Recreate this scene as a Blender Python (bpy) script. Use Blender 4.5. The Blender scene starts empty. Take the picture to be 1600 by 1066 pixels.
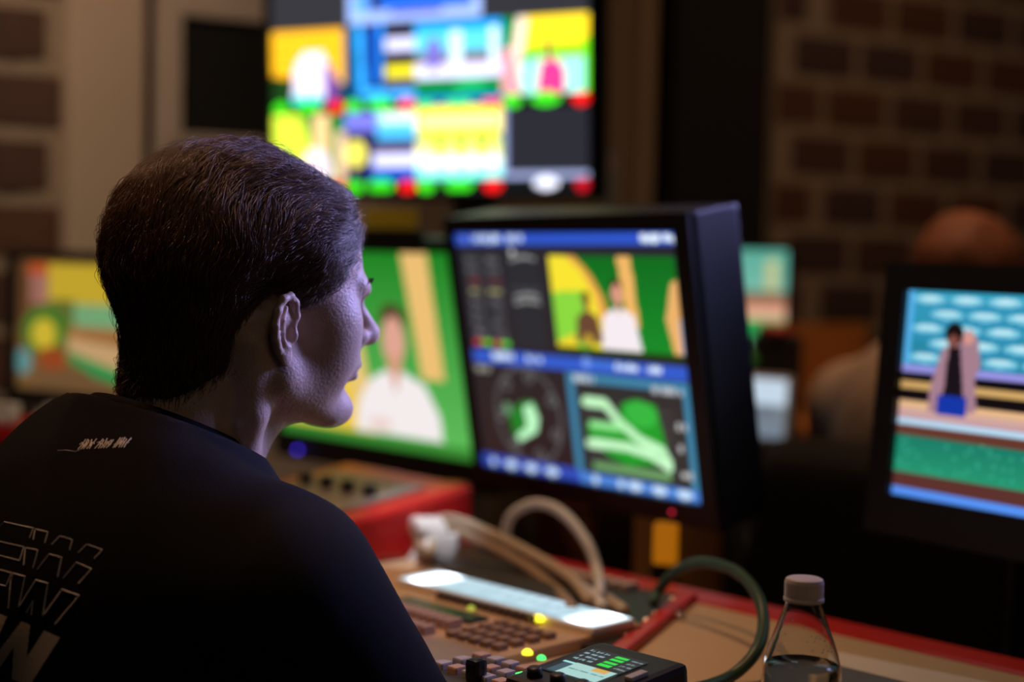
import bpy, bmesh, math, random
import numpy as np
from mathutils import Vector, Matrix
from mathutils.bvhtree import BVHTree
random.seed(4); rng = np.random.default_rng(7)
scene = bpy.context.scene
col = scene.collection
R_ = math.radians

# ------------------------------------------------------------------ camera
CAMZ = 1.10                      # height of the lens above the floor
FPX = 2444.0                     # 55 mm on a 36 mm sensor, in 1600 px
PITCH, ROLL = R_(-2.9), R_(1.3)
cf = Vector((0, math.cos(PITCH), math.sin(PITCH)))
cu = Vector((1, 0, 0)).cross(cf)
cr = Vector((1, 0, 0))
cr, cu = cr*math.cos(ROLL) + cu*math.sin(ROLL), -cr*math.sin(ROLL) + cu*math.cos(ROLL)
CAM = Vector((0, 0, CAMZ))
cd = bpy.data.cameras.new('camera'); co = bpy.data.objects.new('camera', cd); col.objects.link(co)
co.matrix_world = Matrix(((cr.x, cu.x, -cf.x, 0), (cr.y, cu.y, -cf.y, 0), (cr.z, cu.z, -cf.z, CAMZ), (0, 0, 0, 1)))
cd.sensor_width = 36; cd.lens = 36*FPX/1600; cd.clip_start = .05
cd.dof.use_dof = True; cd.dof.focus_distance = 1.27; cd.dof.aperture_fstop = 2.0
scene.camera = co

def ray(px, py): return cf + cr*((px-800)/FPX) + cu*((533-py)/FPX)
def atd(px, py, d): return CAM + ray(px, py)*d           # the point at depth d behind a pixel
def onz(px, py, z):                                       # the point on the level z behind a pixel
    v = ray(px, py); return CAM + v*((z-CAMZ)/v.z)

# ------------------------------------------------------------------ world, lamps, exposure
w = bpy.data.worlds.new('world'); scene.world = w; w.use_nodes = True
w.node_tree.nodes['Background'].inputs[0].default_value = (.55, .42, .36, 1)
w.node_tree.nodes['Background'].inputs[1].default_value = .004
def lamp(name, kind, loc, target, power, colour, size=.2, spot=None, blend=.6, size_y=None):
    l = bpy.data.lights.new(name, kind); l.energy = power; l.color = colour
    if kind == 'AREA':
        l.size = size
        if size_y: l.shape = 'RECTANGLE'; l.size_y = size_y
    else: l.shadow_soft_size = size
    if kind == 'SPOT': l.spot_size = R_(spot); l.spot_blend = blend
    o = bpy.data.objects.new(name, l); col.objects.link(o); o.location = loc
    o.rotation_euler = (Vector(target)-Vector(loc)).to_track_quat('-Z', 'Y').to_euler()
    return o
lamp('ceiling_spot', 'SPOT', (-.20, 2.0, 2.65), (.10, 1.68, .73), 42, (1, .60, .32), .06, 56, .8)
lamp('operator_downlight', 'SPOT', (-.62, 1.25, 2.65), (-.30, 1.42, 1.2), 62, (1, .52, .28), .05, 34, .8)
lamp('wall_downlight', 'SPOT', (-.95, 1.75, 2.65), (-1.0, 2.85, 1.3), 92, (1, .70, .46), .12, 72, .9)
lamp('added_far_spot', 'SPOT', (.95, 2.35, 2.65), (1.15, 3.3, 1.2), 40, (1, .60, .34), .12, 110, .9)  # added warm spot that brightens the far person and right bricks
lamp('added_colleague_spot', 'SPOT', (.50, 2.45, 2.65), (.68, 2.52, 1.0), 60, (1, .52, .28), .08, 40, .8)  # extra spot added only to lift the colleague's hair and shirt
lamp('added_coil_spot', 'SPOT', (-.05, 1.30, 2.62), (-.105, 1.925, .775), 150, (.72, .82, 1), .02, 5.5, .7)  # added narrow spot to whiten the coiled cable; no known fixture
lamp('room_light', 'AREA', (.6, -.5, 2.6), (.2, 2.4, 1.1), 3.0, (1, .74, .5), .8)
lamp('added_face_fill', 'AREA', (.86, 1.90, 1.50), (-.2, 1.38, 1.05), 2.3, (.42, .41, 1), .5, size_y=.32).data.spread = R_(44)  # added blue fill for the operator's face, in place of unseen screens
vs = scene.view_settings
vs.view_transform = 'Standard'; vs.look = 'None'; vs.exposure = 0; vs.gamma = 1; vs.use_curve_mapping = False
scene.cycles.use_denoising = True
scene.cycles.max_bounces = 8

# ------------------------------------------------------------------ materials
def lin(c): return tuple((x/12.92 if x <= .04045 else ((x+.055)/1.055)**2.4) for x in c)
MATS = {}
def mat(name, colour, rough=.5, metal=0, noise=0, nscale=40, bump=0, bscale=200, spec=.5, sss=0, trans=0, ior=1.45, emit=None, estr=1, coat=0):
    if name in MATS: return MATS[name]
    m = bpy.data.materials.new(name); m.use_nodes = True; MATS[name] = m
    nt = m.node_tree; b = nt.nodes['Principled BSDF']
    c = (*colour, 1)
    b.inputs['Base Color'].default_value = c; b.inputs['Roughness'].default_value = rough; b.inputs['Metallic'].default_value = metal
    b.inputs['Specular IOR Level'].default_value = spec; b.inputs['IOR'].default_value = ior
    b.inputs['Transmission Weight'].default_value = trans; b.inputs['Coat Weight'].default_value = coat
    if sss:
        b.inputs['Subsurface Weight'].default_value = sss; b.inputs['Subsurface Radius'].default_value = (1, .35, .2); b.inputs['Subsurface Scale'].default_value = .006
    if emit:
        b.inputs['Emission Color'].default_value = (*emit, 1); b.inputs['Emission Strength'].default_value = estr
    if noise or bump:
        tc = nt.nodes.new('ShaderNodeTexCoord')
    if noise:
        n = nt.nodes.new('ShaderNodeTexNoise'); n.inputs['Scale'].default_value = nscale; n.inputs['Detail'].default_value = 5
        nt.links.new(tc.outputs['Object'], n.inputs['Vector'])
        mx = nt.nodes.new('ShaderNodeMix'); mx.data_type = 'RGBA'
        mx.inputs[6].default_value = (*[x*(1-noise) for x in colour], 1); mx.inputs[7].default_value = (*[min(1, x*(1+noise)) for x in colour], 1)
        nt.links.new(n.outputs['Fac'], mx.inputs[0]); nt.links.new(mx.outputs[2], b.inputs['Base Color'])
    if bump:
        n2 = nt.nodes.new('ShaderNodeTexNoise'); n2.inputs['Scale'].default_value = bscale; n2.inputs['Detail'].default_value = 4
        nt.links.new(tc.outputs['Object'], n2.inputs['Vector'])
        bp = nt.nodes.new('ShaderNodeBump'); bp.inputs['Strength'].default_value = bump; bp.inputs['Distance'].default_value = .002
        nt.links.new(n2.outputs['Fac'], bp.inputs['Height']); nt.links.new(bp.outputs[0], b.inputs['Normal'])
    return m
M_black = mat('black_plastic', (.012, .012, .013), .45, noise=.2)
M_gloss = mat('black_gloss', (.010, .010, .011), .3)
M_red = mat('red_enamel', (.50, .012, .012), .38, noise=.12, nscale=8)
M_beige = mat('beige_laminate', (.50, .36, .22), .5, noise=.06, nscale=14)
M_panel = mat('panel_tan', (.46, .31, .17), .45, noise=.08, nscale=25)
M_dark = mat('dark_panel', (.03, .027, .025), .5, noise=.25)
M_mortar = mat('mortar', (.26, .205, .155), .9, noise=.15, nscale=30, bump=.4)
M_brick = [mat('brick_%s' % n, c, .85, noise=.35, nscale=30, bump=.5, bscale=90) for n, c in
           (('umber', (.070, .034, .026)), ('plum', (.058, .032, .032)), ('russet', (.085, .036, .022)))]
M_plaster = mat('warm_plaster', (.42, .33, .26), .85, noise=.08, nscale=5, bump=.2)
M_frame = mat('painted_frame', (.36, .30, .26), .6, noise=.06)
M_pane = mat('dark_pane', (.012, .012, .012), .35)
M_floor = mat('floor_carpet', (.035, .03, .03), .95, noise=.3, nscale=60)
M_wood = mat('orange_wood', (.42, .16, .035), .5, noise=.3, nscale=12)
M_white = mat('white_plastic', (.75, .74, .72), .4, noise=.04)
M_grey = mat('grey_plastic', (.35, .34, .34), .45, noise=.06)
M_cgrey = mat('cable_grey', (.60, .59, .58), .45, noise=.05)
M_ctan = mat('cable_tan', (.42, .34, .24), .5, noise=.08)
M_cgreen = mat('cable_green', (.028, .065, .045), .4, noise=.1)
M_metal = mat('nickel_metal', (.62, .55, .50), .3, 1)
M_paper = mat('paper_white', (.62, .58, .56), .8, noise=.03)
M_navy = mat('navy_cover', (.10, .115, .15), .6, noise=.1)
M_yellow = mat('yellow_card', (.62, .50, .03), .6, noise=.1)
M_orange = mat('orange_label', (.85, .33, .02), .55, noise=.15)
M_brown = mat('brown_card', (.25, .085, .035), .7, noise=.2)
def led(name, c, s): return mat(name, (.02, .02, .02), .4, emit=c, estr=s)
L_yel, L_grn, L_red, L_blu = led('led_yellow', (1, .85, .03), 2.2), led('led_green', (.05, 1, .14), 2.2), led('led_red', (1, .04, .05), .5), led('led_blue', (.08, .04, 1), 2.6)
L_dgrn = led('led_dim_green', (.09, .42, .03), .9)
def screen_mat(name, strength):
    m = bpy.data.materials.new(name); m.use_nodes = True; nt = m.node_tree; nt.nodes.clear()
    a = nt.nodes.new('ShaderNodeAttribute'); a.attribute_name = 'picture'
    e = nt.nodes.new('ShaderNodeEmission'); e.inputs[1].default_value = strength
    g = nt.nodes.new('ShaderNodeBsdfPrincipled'); g.inputs['Base Color'].default_value = (.006, .006, .007, 1); g.inputs['Roughness'].default_value = .35
    s = nt.nodes.new('ShaderNodeAddShader'); o = nt.nodes.new('ShaderNodeOutputMaterial')
    nt.links.new(a.outputs['Color'], e.inputs[0]); nt.links.new(e.outputs[0], s.inputs[0]); nt.links.new(g.outputs[0], s.inputs[1]); nt.links.new(s.outputs[0], o.inputs[0])
    return m

# ------------------------------------------------------------------ mesh helpers
class MB:
    def __init__(s): s.v = []; s.f = []
    def add(s, v, f):
        k = len(s.v); s.v += [Vector(p) for p in v]; s.f += [tuple(i+k for i in q) for q in f]; return s
    def box(s, c, size, M=None, bev=0):
        bm = bmesh.new(); bmesh.ops.create_cube(bm, size=1)
        for v in bm.verts: v.co = Vector((v.co.x*size[0], v.co.y*size[1], v.co.z*size[2]))
        if bev: bmesh.ops.bevel(bm, geom=bm.edges[:], offset=bev, segments=2, affect='EDGES', profile=.6)
        bm.verts.index_update()
        T = (M or Matrix.Identity(4)) @ Matrix.Translation(c)
        s.add([T @ v.co for v in bm.verts], [[v.index for v in f.verts] for f in bm.faces]); bm.free(); return s
    def lathe(s, prof, M=None, n=24, close=True):          # prof: (radius, z)
        M = M or Matrix.Identity(4); v = []; f = []
        for r, z in prof:
            for i in range(n):
                a = 2*math.pi*i/n; v.append(M @ Vector((r*math.cos(a), r*math.sin(a), z)))
        for j in range(len(prof)-1):
            for i in range(n): f.append((j*n+i, j*n+(i+1) % n, (j+1)*n+(i+1) % n, (j+1)*n+i))
        if close: f.append(tuple(range(n))[::-1]); f.append(tuple(range((len(prof)-1)*n, len(prof)*n)))
        return s.add(v, f)
    def tube(s, pts, r, n=8, sub=6, cap=True):
        P = [Vector(p) for p in pts]
        if sub > 1:                                         # Catmull-Rom
            Q = []
            E = [P[0]*2-P[1]] + P + [P[-1]*2-P[-2]]
            for i in range(1, len(E)-2):
                for k in range(sub):
                    t = k/sub; a, b, c, d = E[i-1:i+3]
                    Q.append(.5*((2*b)+(c-a)*t+(2*a-5*b+4*c-d)*t*t+(3*b-a-3*c+d)*t**3))
            P = Q + [P[-1]]
        v = []; f = []; up = None
        for i, p in enumerate(P):
            tg = (P[min(i+1, len(P)-1)]-P[max(i-1, 0)]).normalized()
            if up is None: up = tg.orthogonal().normalized()
            up = (up - tg*up.dot(tg)).normalized(); sd = tg.cross(up)
            for k in range(n):
                a = 2*math.pi*k/n; v.append(p + (up*math.cos(a)+sd*math.sin(a))*r)
        for j in range(len(P)-1):
            for i in range(n): f.append((j*n+i, j*n+(i+1) % n, (j+1)*n+(i+1) % n, (j+1)*n+i))
        if cap: f.append(tuple(range(n))[::-1]); f.append(tuple(range((len(P)-1)*n, len(P)*n)))
        return s.add(v, f)
    def build(s, name, m, parent=None, base=None, smooth=False):
        if base is None: base = Vector(parent['_b']) if parent is not None and '_b' in parent else Vector((0, 0, 0))
        me = bpy.data.meshes.new(name); me.from_pydata([p-base for p in s.v], [], s.f); me.update()
        if smooth:
            me.polygons.foreach_set('use_smooth', [True]*len(me.polygons))
        if m: me.materials.append(m)
        o = bpy.data.objects.new(name, me); col.objects.link(o)
        if parent is not None:
            o.parent = parent
            o['_b'] = tuple(base)
        return o
def tag(o, label, cat, group=None, kind=None):
    if label: o['label'] = label
    if cat: o['category'] = cat
    if group: o['group'] = group
    if kind: o['kind'] = kind
    return o
def thing(name, label, cat, base, group=None):
    o = bpy.data.objects.new(name, None); col.objects.link(o); o.location = base; o['_b'] = tuple(base); o.empty_display_size = .05
    return tag(o, label, cat, group)
def solo(mb, name, m, label, cat, base, smooth=False, group=None):   # a thing that is one mesh
    o = mb.build(name, m, None, Vector(base), smooth); o.location = base
    return tag(o, label, cat, group)
def struct(mb, name, m, base=(0, 0, 0)):
    o = mb.build(name, m, None, Vector(base)); o.location = base; o['_b'] = tuple(base); o['kind'] = 'structure'; return o
def frame(o, x, y, z):                                     # matrix from origin and axes
    return Matrix(((x[0], y[0], z[0], o[0]), (x[1], y[1], z[1], o[1]), (x[2], y[2], z[2], o[2]), (0, 0, 0, 1)))

# ------------------------------------------------------------------ screen pictures, painted on a fine grid of the screen's own surface
class Canvas:
    def __init__(s, nx, ny, bg, aspect):
        s.nx, s.ny = nx, ny; s.A = np.zeros((ny, nx, 3)); s.A[:] = lin(bg); s.asp = aspect
        s.X, s.Y = np.meshgrid((np.arange(nx)+.5)/nx, (np.arange(ny)+.5)/ny)
    def put(s, m, c, a=1): s.A[m] = s.A[m]*(1-a) + np.array(lin(c))*a
    def rect(s, x0, y0, x1, y1, c, a=1): s.put((s.X >= x0) & (s.X < x1) & (s.Y >= y0) & (s.Y < y1), c, a)
    def ell(s, x, y, rx, ry, c, a=1): s.put(((s.X-x)/rx)**2+((s.Y-y)/ry)**2 < 1, c, a)
    def ring(s, x, y, rx, ry, t, c, a=1):
        d = np.sqrt(((s.X-x)/rx)**2+((s.Y-y)/ry)**2); s.put(abs(d-1) < t, c, a)
    def poly(s, pts, c, a=1):
        ins = np.zeros_like(s.X, bool); n = len(pts)
        for i in range(n):
            (x0, y0), (x1, y1) = pts[i], pts[(i+1) % n]
            if y0 == y1: continue
            ins ^= ((y0 > s.Y) != (y1 > s.Y)) & (s.X < (x1-x0)*(s.Y-y0)/(y1-y0)+x0)
        s.put(ins, c, a)
    def vgrad(s, x0, y0, x1, y1, c0, c1):
        m = (s.X >= x0) & (s.X < x1) & (s.Y >= y0) & (s.Y < y1); t = ((s.Y-y0)/(y1-y0))[m][:, None]
        s.A[m] = np.array(lin(c0))*(1-t)+np.array(lin(c1))*t
    def line(s, pts, wd, c, a=1):
        m = np.zeros_like(s.X, bool)
        for (x0, y0), (x1, y1) in zip(pts, pts[1:]):
            dx, dy = (x1-x0)*s.asp, y1-y0; L = dx*dx+dy*dy+1e-9
            px, py = (s.X-x0)*s.asp, s.Y-y0
            t = np.clip((px*dx+py*dy)/L, 0, 1); m |= (px-t*dx)**2+(py-t*dy)**2 < wd*wd
        s.put(m, c, a)
    def words(s, x0, y0, x1, h, c, seed=1, fill=.6):        # a run of small unreadable characters
        r = random.Random(seed); x = x0
        while x < x1:
            cw = r.uniform(.004, .009)
            if r.random() < .85: s.rect(x, y0-h*r.uniform(.3, .5), x+cw*fill*1.4, y0+h*r.uniform(.3, .5), c)
            x += cw*1.5
def screen_mesh(cv, M, w, h, name, m, parent):              # M: screen centre frame, X right, Z up, -Y out of the glass
    nx, ny = cv.nx, cv.ny; base = Vector(parent['_b'])
    xs = np.linspace(-w/2, w/2, nx); zs = np.linspace(h/2, -h/2, ny)
    P = np.stack([np.tile(xs, ny), np.zeros(nx*ny), np.repeat(zs, nx)], -1)
    T = np.array(M); P = P @ T[:3, :3].T + T[:3, 3] - np.array(base)
    i = np.arange(nx*ny).reshape(ny, nx)
    F = np.stack([i[1:, :-1], i[1:, 1:], i[:-1, 1:], i[:-1, :-1]], -1).reshape(-1, 4)
    me = bpy.data.meshes.new(name); me.from_pydata(P.tolist(), [], F.tolist()); me.update()
    at = me.attributes.new('picture', 'FLOAT_COLOR', 'POINT')
    at.data.foreach_set('color', np.concatenate([cv.A.reshape(-1, 3), np.ones((nx*ny, 1))], 1).astype(np.float32).ravel())
    me.materials.append(m)
    o = bpy.data.objects.new(name, me); col.objects.link(o); o.parent = parent; o['_b'] = tuple(base)
    return o
def pose(pos, yaw, tilt, roll):
    return Matrix.Translation(Vector(pos)) @ Matrix.Rotation(R_(yaw), 4, 'Z') @ Matrix.Rotation(R_(tilt), 4, 'X') @ Matrix.Rotation(R_(roll), 4, 'Y')
def monitor(name, label, pos, rot, w, h, cv, bez, depth, foot_z, strength, neck=.03, group=None, back=None, foot=True):
    """screen, bezel ring, rear housing, neck and foot; pos = centre of the glass"""
    M = pose(pos, *rot); l, r, t, b = bez
    bc = M @ Vector((0, depth*.6+.01, -h/2)); base = Vector((bc.x, bc.y, foot_z))
    T = thing(name, label, 'monitor', base, group)
    screen_mesh(cv, M @ Matrix.Translation((0, .004, 0)), w, h, 'screen', screen_mat(name+'_picture', strength), T)
    mb = MB()                                                # bezel: four mitred bars standing proud of the glass
    x0, x1, z0, z1 = -w/2-l, w/2+r, -h/2-b, h/2+t
    o = [(x0, z0), (x1, z0), (x1, z1), (x0, z1)]; i = [(-w/2, -h/2), (w/2, -h/2), (w/2, h/2), (-w/2, h/2)]
    v = [M @ Vector((x, y, z)) for ring, y in ((o, 0.), (o, -.004), (i, -.004), (i, .006)) for x, z in ring]
    f = []
    for k in range(3):
        for j in range(4): f.append((k*4+j, k*4+(j+1) % 4, k*4+4+(j+1) % 4, k*4+4+j))
    mb.add(v, f); mb.build('bezel', M_black, T)
    hb = MB(); cx, cz = (x0+x1)/2, (z0+z1)/2
    hb.box((cx, depth*.5+.0055, cz), (x1-x0, depth-.002, z1-z0), M, .004)
    hs = hb.build('housing', M_black, T)
    vb = MB()
    for k in range(7): vb.box((cx, depth+.006, cz+(k-3)*.018), ((x1-x0)*.6, .004, .006), M)
    vb.build('vent_ribs', M_dark, hs)
    n = MB(); top = M @ Vector((0, depth*.6+.01, -h/2-b+.01))
    n.box((top.x, top.y, (top.z+foot_z)/2), (neck*1.6, neck, max(.01, top.z-foot_z)), None, .003); n.build('stand_neck', M_black, T)
    if foot:
        ft = MB(); Mz = Matrix.Translation((top.x, top.y, foot_z)) @ Matrix.Rotation(R_(rot[0]), 4, 'Z')
        ft.box((0, 0, .006), (w*.45, .10, .012), Mz, .004); ft.build('stand_foot', M_black, T)
    return T, M

# ================================================================== SETTING
THW = R_(30); WY = 3.4                                       # the back wall runs from near left to far right
wt = Vector((math.cos(THW), math.sin(THW), 0)); wn = Vector((math.sin(THW), -math.cos(THW), 0))
W0 = Vector((0, WY, 0))
MW = frame(W0, wt, -wn, (0, 0, 1))                           # local x along the wall, y into the wall, z up
def wall_s(px, off=0.):                                      # run along the wall under a pixel column (at y=300)
    v = ray(px, 300); o = W0 + wn*off
    k = (o-CAM).dot(wn)/v.dot(wn); return (CAM+v*k-W0).dot(wt)
def wall_z(px, py, off=0.):
    v = ray(px, py); o = W0+wn*off; k = (o-CAM).dot(wn)/v.dot(wn); return (CAM+v*k).z
fl = struct(MB().box((.3, 2.2, -.02), (7, 8, .04)), 'floor', M_floor)
wall = struct(MB().box((.4, .06, 1.35), (6.4, .12, 2.7), MW), 'wall_back', M_mortar)
CRS, BL, JT = .12, .214, .026
bm_ = MB().box((0, 0, 0), (BL-JT, .05, CRS-JT), Matrix.Rotation(THW, 4, 'Z'), .004)
bricks_me = []
for m in M_brick:
    o = bm_.build('brick', m); me = o.data; bpy.data.objects.remove(o); bricks_me.append(me)
def bricks(s0, s1, z0, z1):
    k = int(z0/CRS)
    while k*CRS < z1:
        z = k*CRS+.055; off = (k % 2)*BL/2; j = math.floor(s0/BL)
        while j*BL+off < s1:
            a, b = j*BL+off+JT/2, (j+1)*BL+off-JT/2
            aa, bb = max(a, s0), min(b, s1)
            if bb-aa > .03:
                o = bpy.data.objects.new('brick', random.choice(bricks_me)); col.objects.link(o); o.parent = wall
                p = W0 + wt*((aa+bb)/2) + wn*(-.020+random.uniform(-.002, .002)); o.location = (p.x, p.y, z)
                if bb-aa < BL-JT-.001:                       # a cut brick, shortened along the wall
                    M = Matrix.Rotation(THW, 4, 'Z'); S = Matrix.Diagonal(((bb-aa)/(BL-JT), 1, 1, 1))
                    o.matrix_local = Matrix.Translation(o.location) @ (M @ S @ M.inverted())
            j += 1
        k += 1
sL = wall_s(97); sR = wall_s(1203)
bricks(sL-1.15, sL, .5, 2.3); bricks(sR, sR+1.75, .3, 2.3)
# plastered stretch between the two brick stretches
s1, s2, s3, s4 = wall_s(214), wall_s(235), wall_s(273), wall_s(600)
struct(MB().box(((sL+s1)/2, -.02, 1.35), (s1-sL, .05, 2.7), MW, .004), 'trim_1', M_plaster)
struct(MB().box(((s1+s2)/2, -.004, 1.35), (s2-s1, .012, 2.7), MW), 'trim_2', M_dark)
sM = wall_s(700); M_umber = mat('umber_plaster', (.15, .11, .075), .85, noise=.1, nscale=6)
struct(MB().box(((s2+sM)/2, -.008, 1.35), (sM-s2, .018, 2.7), MW), 'trim_3', M_frame)
struct(MB().box(((sM+sR)/2, -.008, 1.35), (sR-sM, .018, 2.7), MW), 'trim_6', M_umber)
zt, zb = wall_z(345, 34), wall_z(345, 214)
wd = struct(MB().box(((s3+s4)/2, -.022, (zt+zb)/2), (s4-s3, .012, zt-zb), MW), 'window_1', M_pane)
fr = MB(); fw = .02
for (x, z, a, b) in (((s3+s4)/2, zt+fw/2, s4-s3+2*fw, fw), ((s3+s4)/2, zb-fw/2, s4-s3+2*fw, fw), (s3-fw/2, (zt+zb)/2, fw, zt-zb), (s4+fw/2, (zt+zb)/2, fw, zt-zb)):
    fr.box((x, -.026, z), (a, .026, b), MW, .002)
fr.build('window_frame', M_frame, wd)
s5, s6, s7 = wall_s(985), wall_s(1046, .1), wall_s(1195, .1)
struct(MB().box(((wall_s(985)+wall_s(1040))/2, -.022, 1.35), (wall_s(1040)-wall_s(985), .02, 2.7), MW, .003), 'trim_4', mat('tan_post', (.24, .17, .11), .8, noise=.1))
struct(MB().box(((s6+s7)/2, -.055, 1.35), (s7-s6, .11, 2.7), MW, .004), 'trim_5', mat('black_pillar_cloth', (.004, .004, .005), .9))
struct(MB().box((.3, 2.2, 2.72), (7, 8, .04)), 'ceiling', mat('ceiling_dark', (.05, .045, .04), .9))

# ================================================================== DESK
dt = Vector((-.688, .726, 0)).normalized(); dn = Vector((-dt.y, dt.x, 0)); DZ = .73
DO = Vector((.182, 1.811, 0))
def D(a, b, z=DZ): p = DO + dt*a + dn*b; return Vector((p.x, p.y, z))
def MD(a, b, z=DZ): return frame(D(a, b, z), -dt, -dn, (0, 0, 1))    # x to the right along the desk, y to its far side
A0, A1, B1 = -1.0, 1.12, .50
desk = thing('control_desk', 'long beige control desk with a red trim along its far edge', 'desk', D(0, .25, 0))
MB().box((-(A0+A1)/2, -B1/2, -.018), (A1-A0, B1, .036), MD(0, 0), .003).build('desk_top', M_beige, desk)
MB().box((-(A0+A1)/2, -.028, -.0205), (A1-A0, .056, .046), MD(0, 0), .007).build('rear_trim', M_red, desk)
MB().box((-(A0+A1)/2, .01, -.38), (A1-A0, .02, .66), MD(0, 0)).build('back_panel', M_dark, desk)
for a in (A0+.03, A1-.03, -.45):
    MB().box((-a, -B1/2, -.383), (.03, B1-.04, .694), MD(0, 0)).build('leg_panel', M_dark, desk)
p0, p1 = onz(1078, 938, DZ), onz(940, 1050, DZ)              # red strip between the panel bay and the writing surface
dv = (p1-p0).normalized(); sv = Vector((-dv.y, dv.x, 0))
MB().box(((p1-p0).length/2, 0, .004), ((p1-p0).length, .018, .012), frame(p0, dv, sv, (0, 0, 1)), .003).build('divider_strip', M_red, desk)
# low black shelf behind the desk that carries the monitors
SZ = .60
MB_s = MB().box((-(A0+A1)/2, .215, SZ-.015), (A1-A0, .36, .03), MD(0, 0, 0), .003)
shelf = thing('monitor_shelf', 'low black shelf behind the red trim that carries the monitors', 'shelf', D(0, -.23, 0))
MB_s.build('shelf_board', M_black, shelf)
for a in (A0+.05, A1-.05, .1): MB().box((-a, .215, (SZ-.03)/2), (.03, .33, SZ-.03), MD(0, 0, 0)).build('support', M_black, shelf)

# ================================================================== MONITORS
C = Canvas
# --- vector/waveform monitor in the middle
K = C(190, 146, (.16, .14, .15), 1.33)
K.vgrad(0, 0, 1, 1, (.15, .15, .18), (.19, .13, .13))
K.rect(0, 0, 1, .055, (.18, .33, .78)); K.words(.02, .03, .07, .03, (.5, .6, .95), 2); K.words(.09, .028, .35, .035, (.85, .92, 1), 3, 1); K.words(.85, .03, .98, .035, (.9, .95, 1), 4, 1)
for i, x in enumerate((.03, .13)):
    K.rect(x, .09, x+.085, .465, (.20, .20, .22))
    for j in range(8):
        c = (.48, .47, .49) if j not in (2, 3) else ((.55, .18, .22) if j == 2 else (.75, .72, .5))
        K.words(x+.01, .115+j*.044, x+.075, .02, c, 11+j+i*20)
K.rect(.035, .455, .075, .475, (.85, .2, .3)); K.rect(.08, .455, .125, .475, (.5, .85, .2)); K.rect(.14, .455, .175, .475, (.85, .25, .3)); K.rect(.175, .455, .215, .475, (.4, .9, .3))
K.rect(.25, .09, .40, .465, (.17, .17, .19))
for y in (.115, .265, .29):
    K.line([(.27+i*.0125, y-.012*math.sin(i/10*3.1)) for i in range(10)], .006, (.6, .6, .6))
K.rect(.25, .225, .40, .23, (.3, .3, .32)); K.ell(.28, .04+.045, .012, .014, (.8, .8, .8))
# little programme picture
a0, b0, a1, b1 = .445, .095, .975, .475
def Q(x, y): return (a0+(a1-a0)*x, b0+(b1-b0)*y)
K.vgrad(a0, b0, a1, b1, (.06, .42, .12), (.08, .55, .16))
K.poly([Q(0, 0), Q(.22, 0), Q(.34, .18), Q(.43, .42), Q(.47, .7), Q(.46, 1), Q(0, 1)], (.93, .66, .30))
K.poly([Q(0, 0), Q(.14, 0), Q(.26, .14), Q(.36, .40), Q(.39, .7), Q(.38, 1), Q(0, 1)], (.98, .90, .20))
K.poly([Q(0, .38), Q(.25, .35), Q(.3, .6), Q(.3, 1), Q(0, 1)], (.55, .85, .25)); K.poly([Q(0, .9), Q(.15, .8), Q(.2, 1), Q(0, 1)], (.95, .85, .2))
K.poly([Q(.56, 0), Q(.67, 0), Q(.69, .7), Q(.60, .7)], (.95, .72, .40))
K.poly([Q(.95, .25), Q(1, .22), Q(1, 1), Q(.93, .95), Q(.89, .6)], (.93, .70, .42)); K.rect(*Q(.985, .6), *Q(1, 1), (.72, .78, .95))
for (x, y, s, sk, sh) in ((.28, .47, .8, (.50, .26, .2), (.42, .28, .2)), (.535, .38, 1.15, (.88, .60, .52), (.97, .93, .95))):
    px, py = Q(x, y); K.ell(px, py-.028*s, .022*s, .022*s, (.12, .08, .06)); K.ell(px, py, .019*s, .034*s, sk)
    K.rect(px-.008*s, py+.02*s, px+.008*s, py+.06*s, sk)
    K.poly([(px-.018*s, py+.045*s), (px+.018*s, py+.045*s), (px+.055*s, py+.07*s), (px+.075*s, min(b1, py+.2*s)), (px-.075*s, min(b1, py+.2*s)), (px-.058*s, py+.075*s)], sh)
    K.poly([(px-.009*s, py+.04*s), (px+.009*s, py+.04*s), (px, py+.075*s)], sk)
K.ell(*Q(.27, .86), .025, .025, (.75, .62, .2)); K.rect(a0, b1-.022, a1, b1, (.10, .25, .05))
K.rect(.02, .49, 1, .545, (.20, .36, .80)); K.rect(.55, .50, .75, .53, (.25, .45, .85)); K.words(.12, .515, .22, .035, (.85, .92, 1), 6, 1); K.words(.29, .515, .36, .03, (.85, .92, 1), 7, 1)
K.ell(.565, .51, .018, .022, (.45, .6, .95)); K.words(.68, .515, .78, .03, (.85, .92, 1), 8, 1); K.words(.82, .515, .88, .03, (.85, .92, 1), 9, 1)
K.words(.02, .575, .10, .03, (.6, .6, .55), 12, 1)
K.ring(.265, .755, .155, .20, .045, (.33, .32, .33)); 
for i in range(7):
    t = i*.9+.4; K.ring(.265+.135*math.cos(t), .755+.165*math.sin(t), .016, .02, .25, (.42, .42, .42))
K.poly([(.17, .76), (.235, .70), (.30, .69), (.315, .72), (.22, .86), (.18, .84)], (.12, .5, .16)); K.poly([(.245, .72), (.29, .70), (.315, .76), (.30, .82), (.21, .87), (.19, .85), (.255, .80)], (.75, 1, .78)); K.ell(.165, .735, .02, .024, (.42, .6, .45))
K.rect(.47, .555, .985, .985, (.24, .52, .66)); K.rect(.50, .59, .955, .955, (.19, .18, .18)); K.words(.50, .575, .59, .03, (.75, .8, .85), 14, 1); K.words(.83, .59, .95, .03, (.7, .72, .75), 15, 1)
for i in range(9): K.rect(.53, .635+i*.035, .90, .640+i*.035, (.32, .31, .31))
K.poly([(.70, .655), (.76, .635), (.84, .65), (.855, .74), (.875, .87), (.70, .90), (.62, .87), (.54, .80), (.54, .75), (.68, .74)], (.10, .62, .16))
K.ell(.775, .69, .065, .05, (.2, .72, .25))
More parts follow.
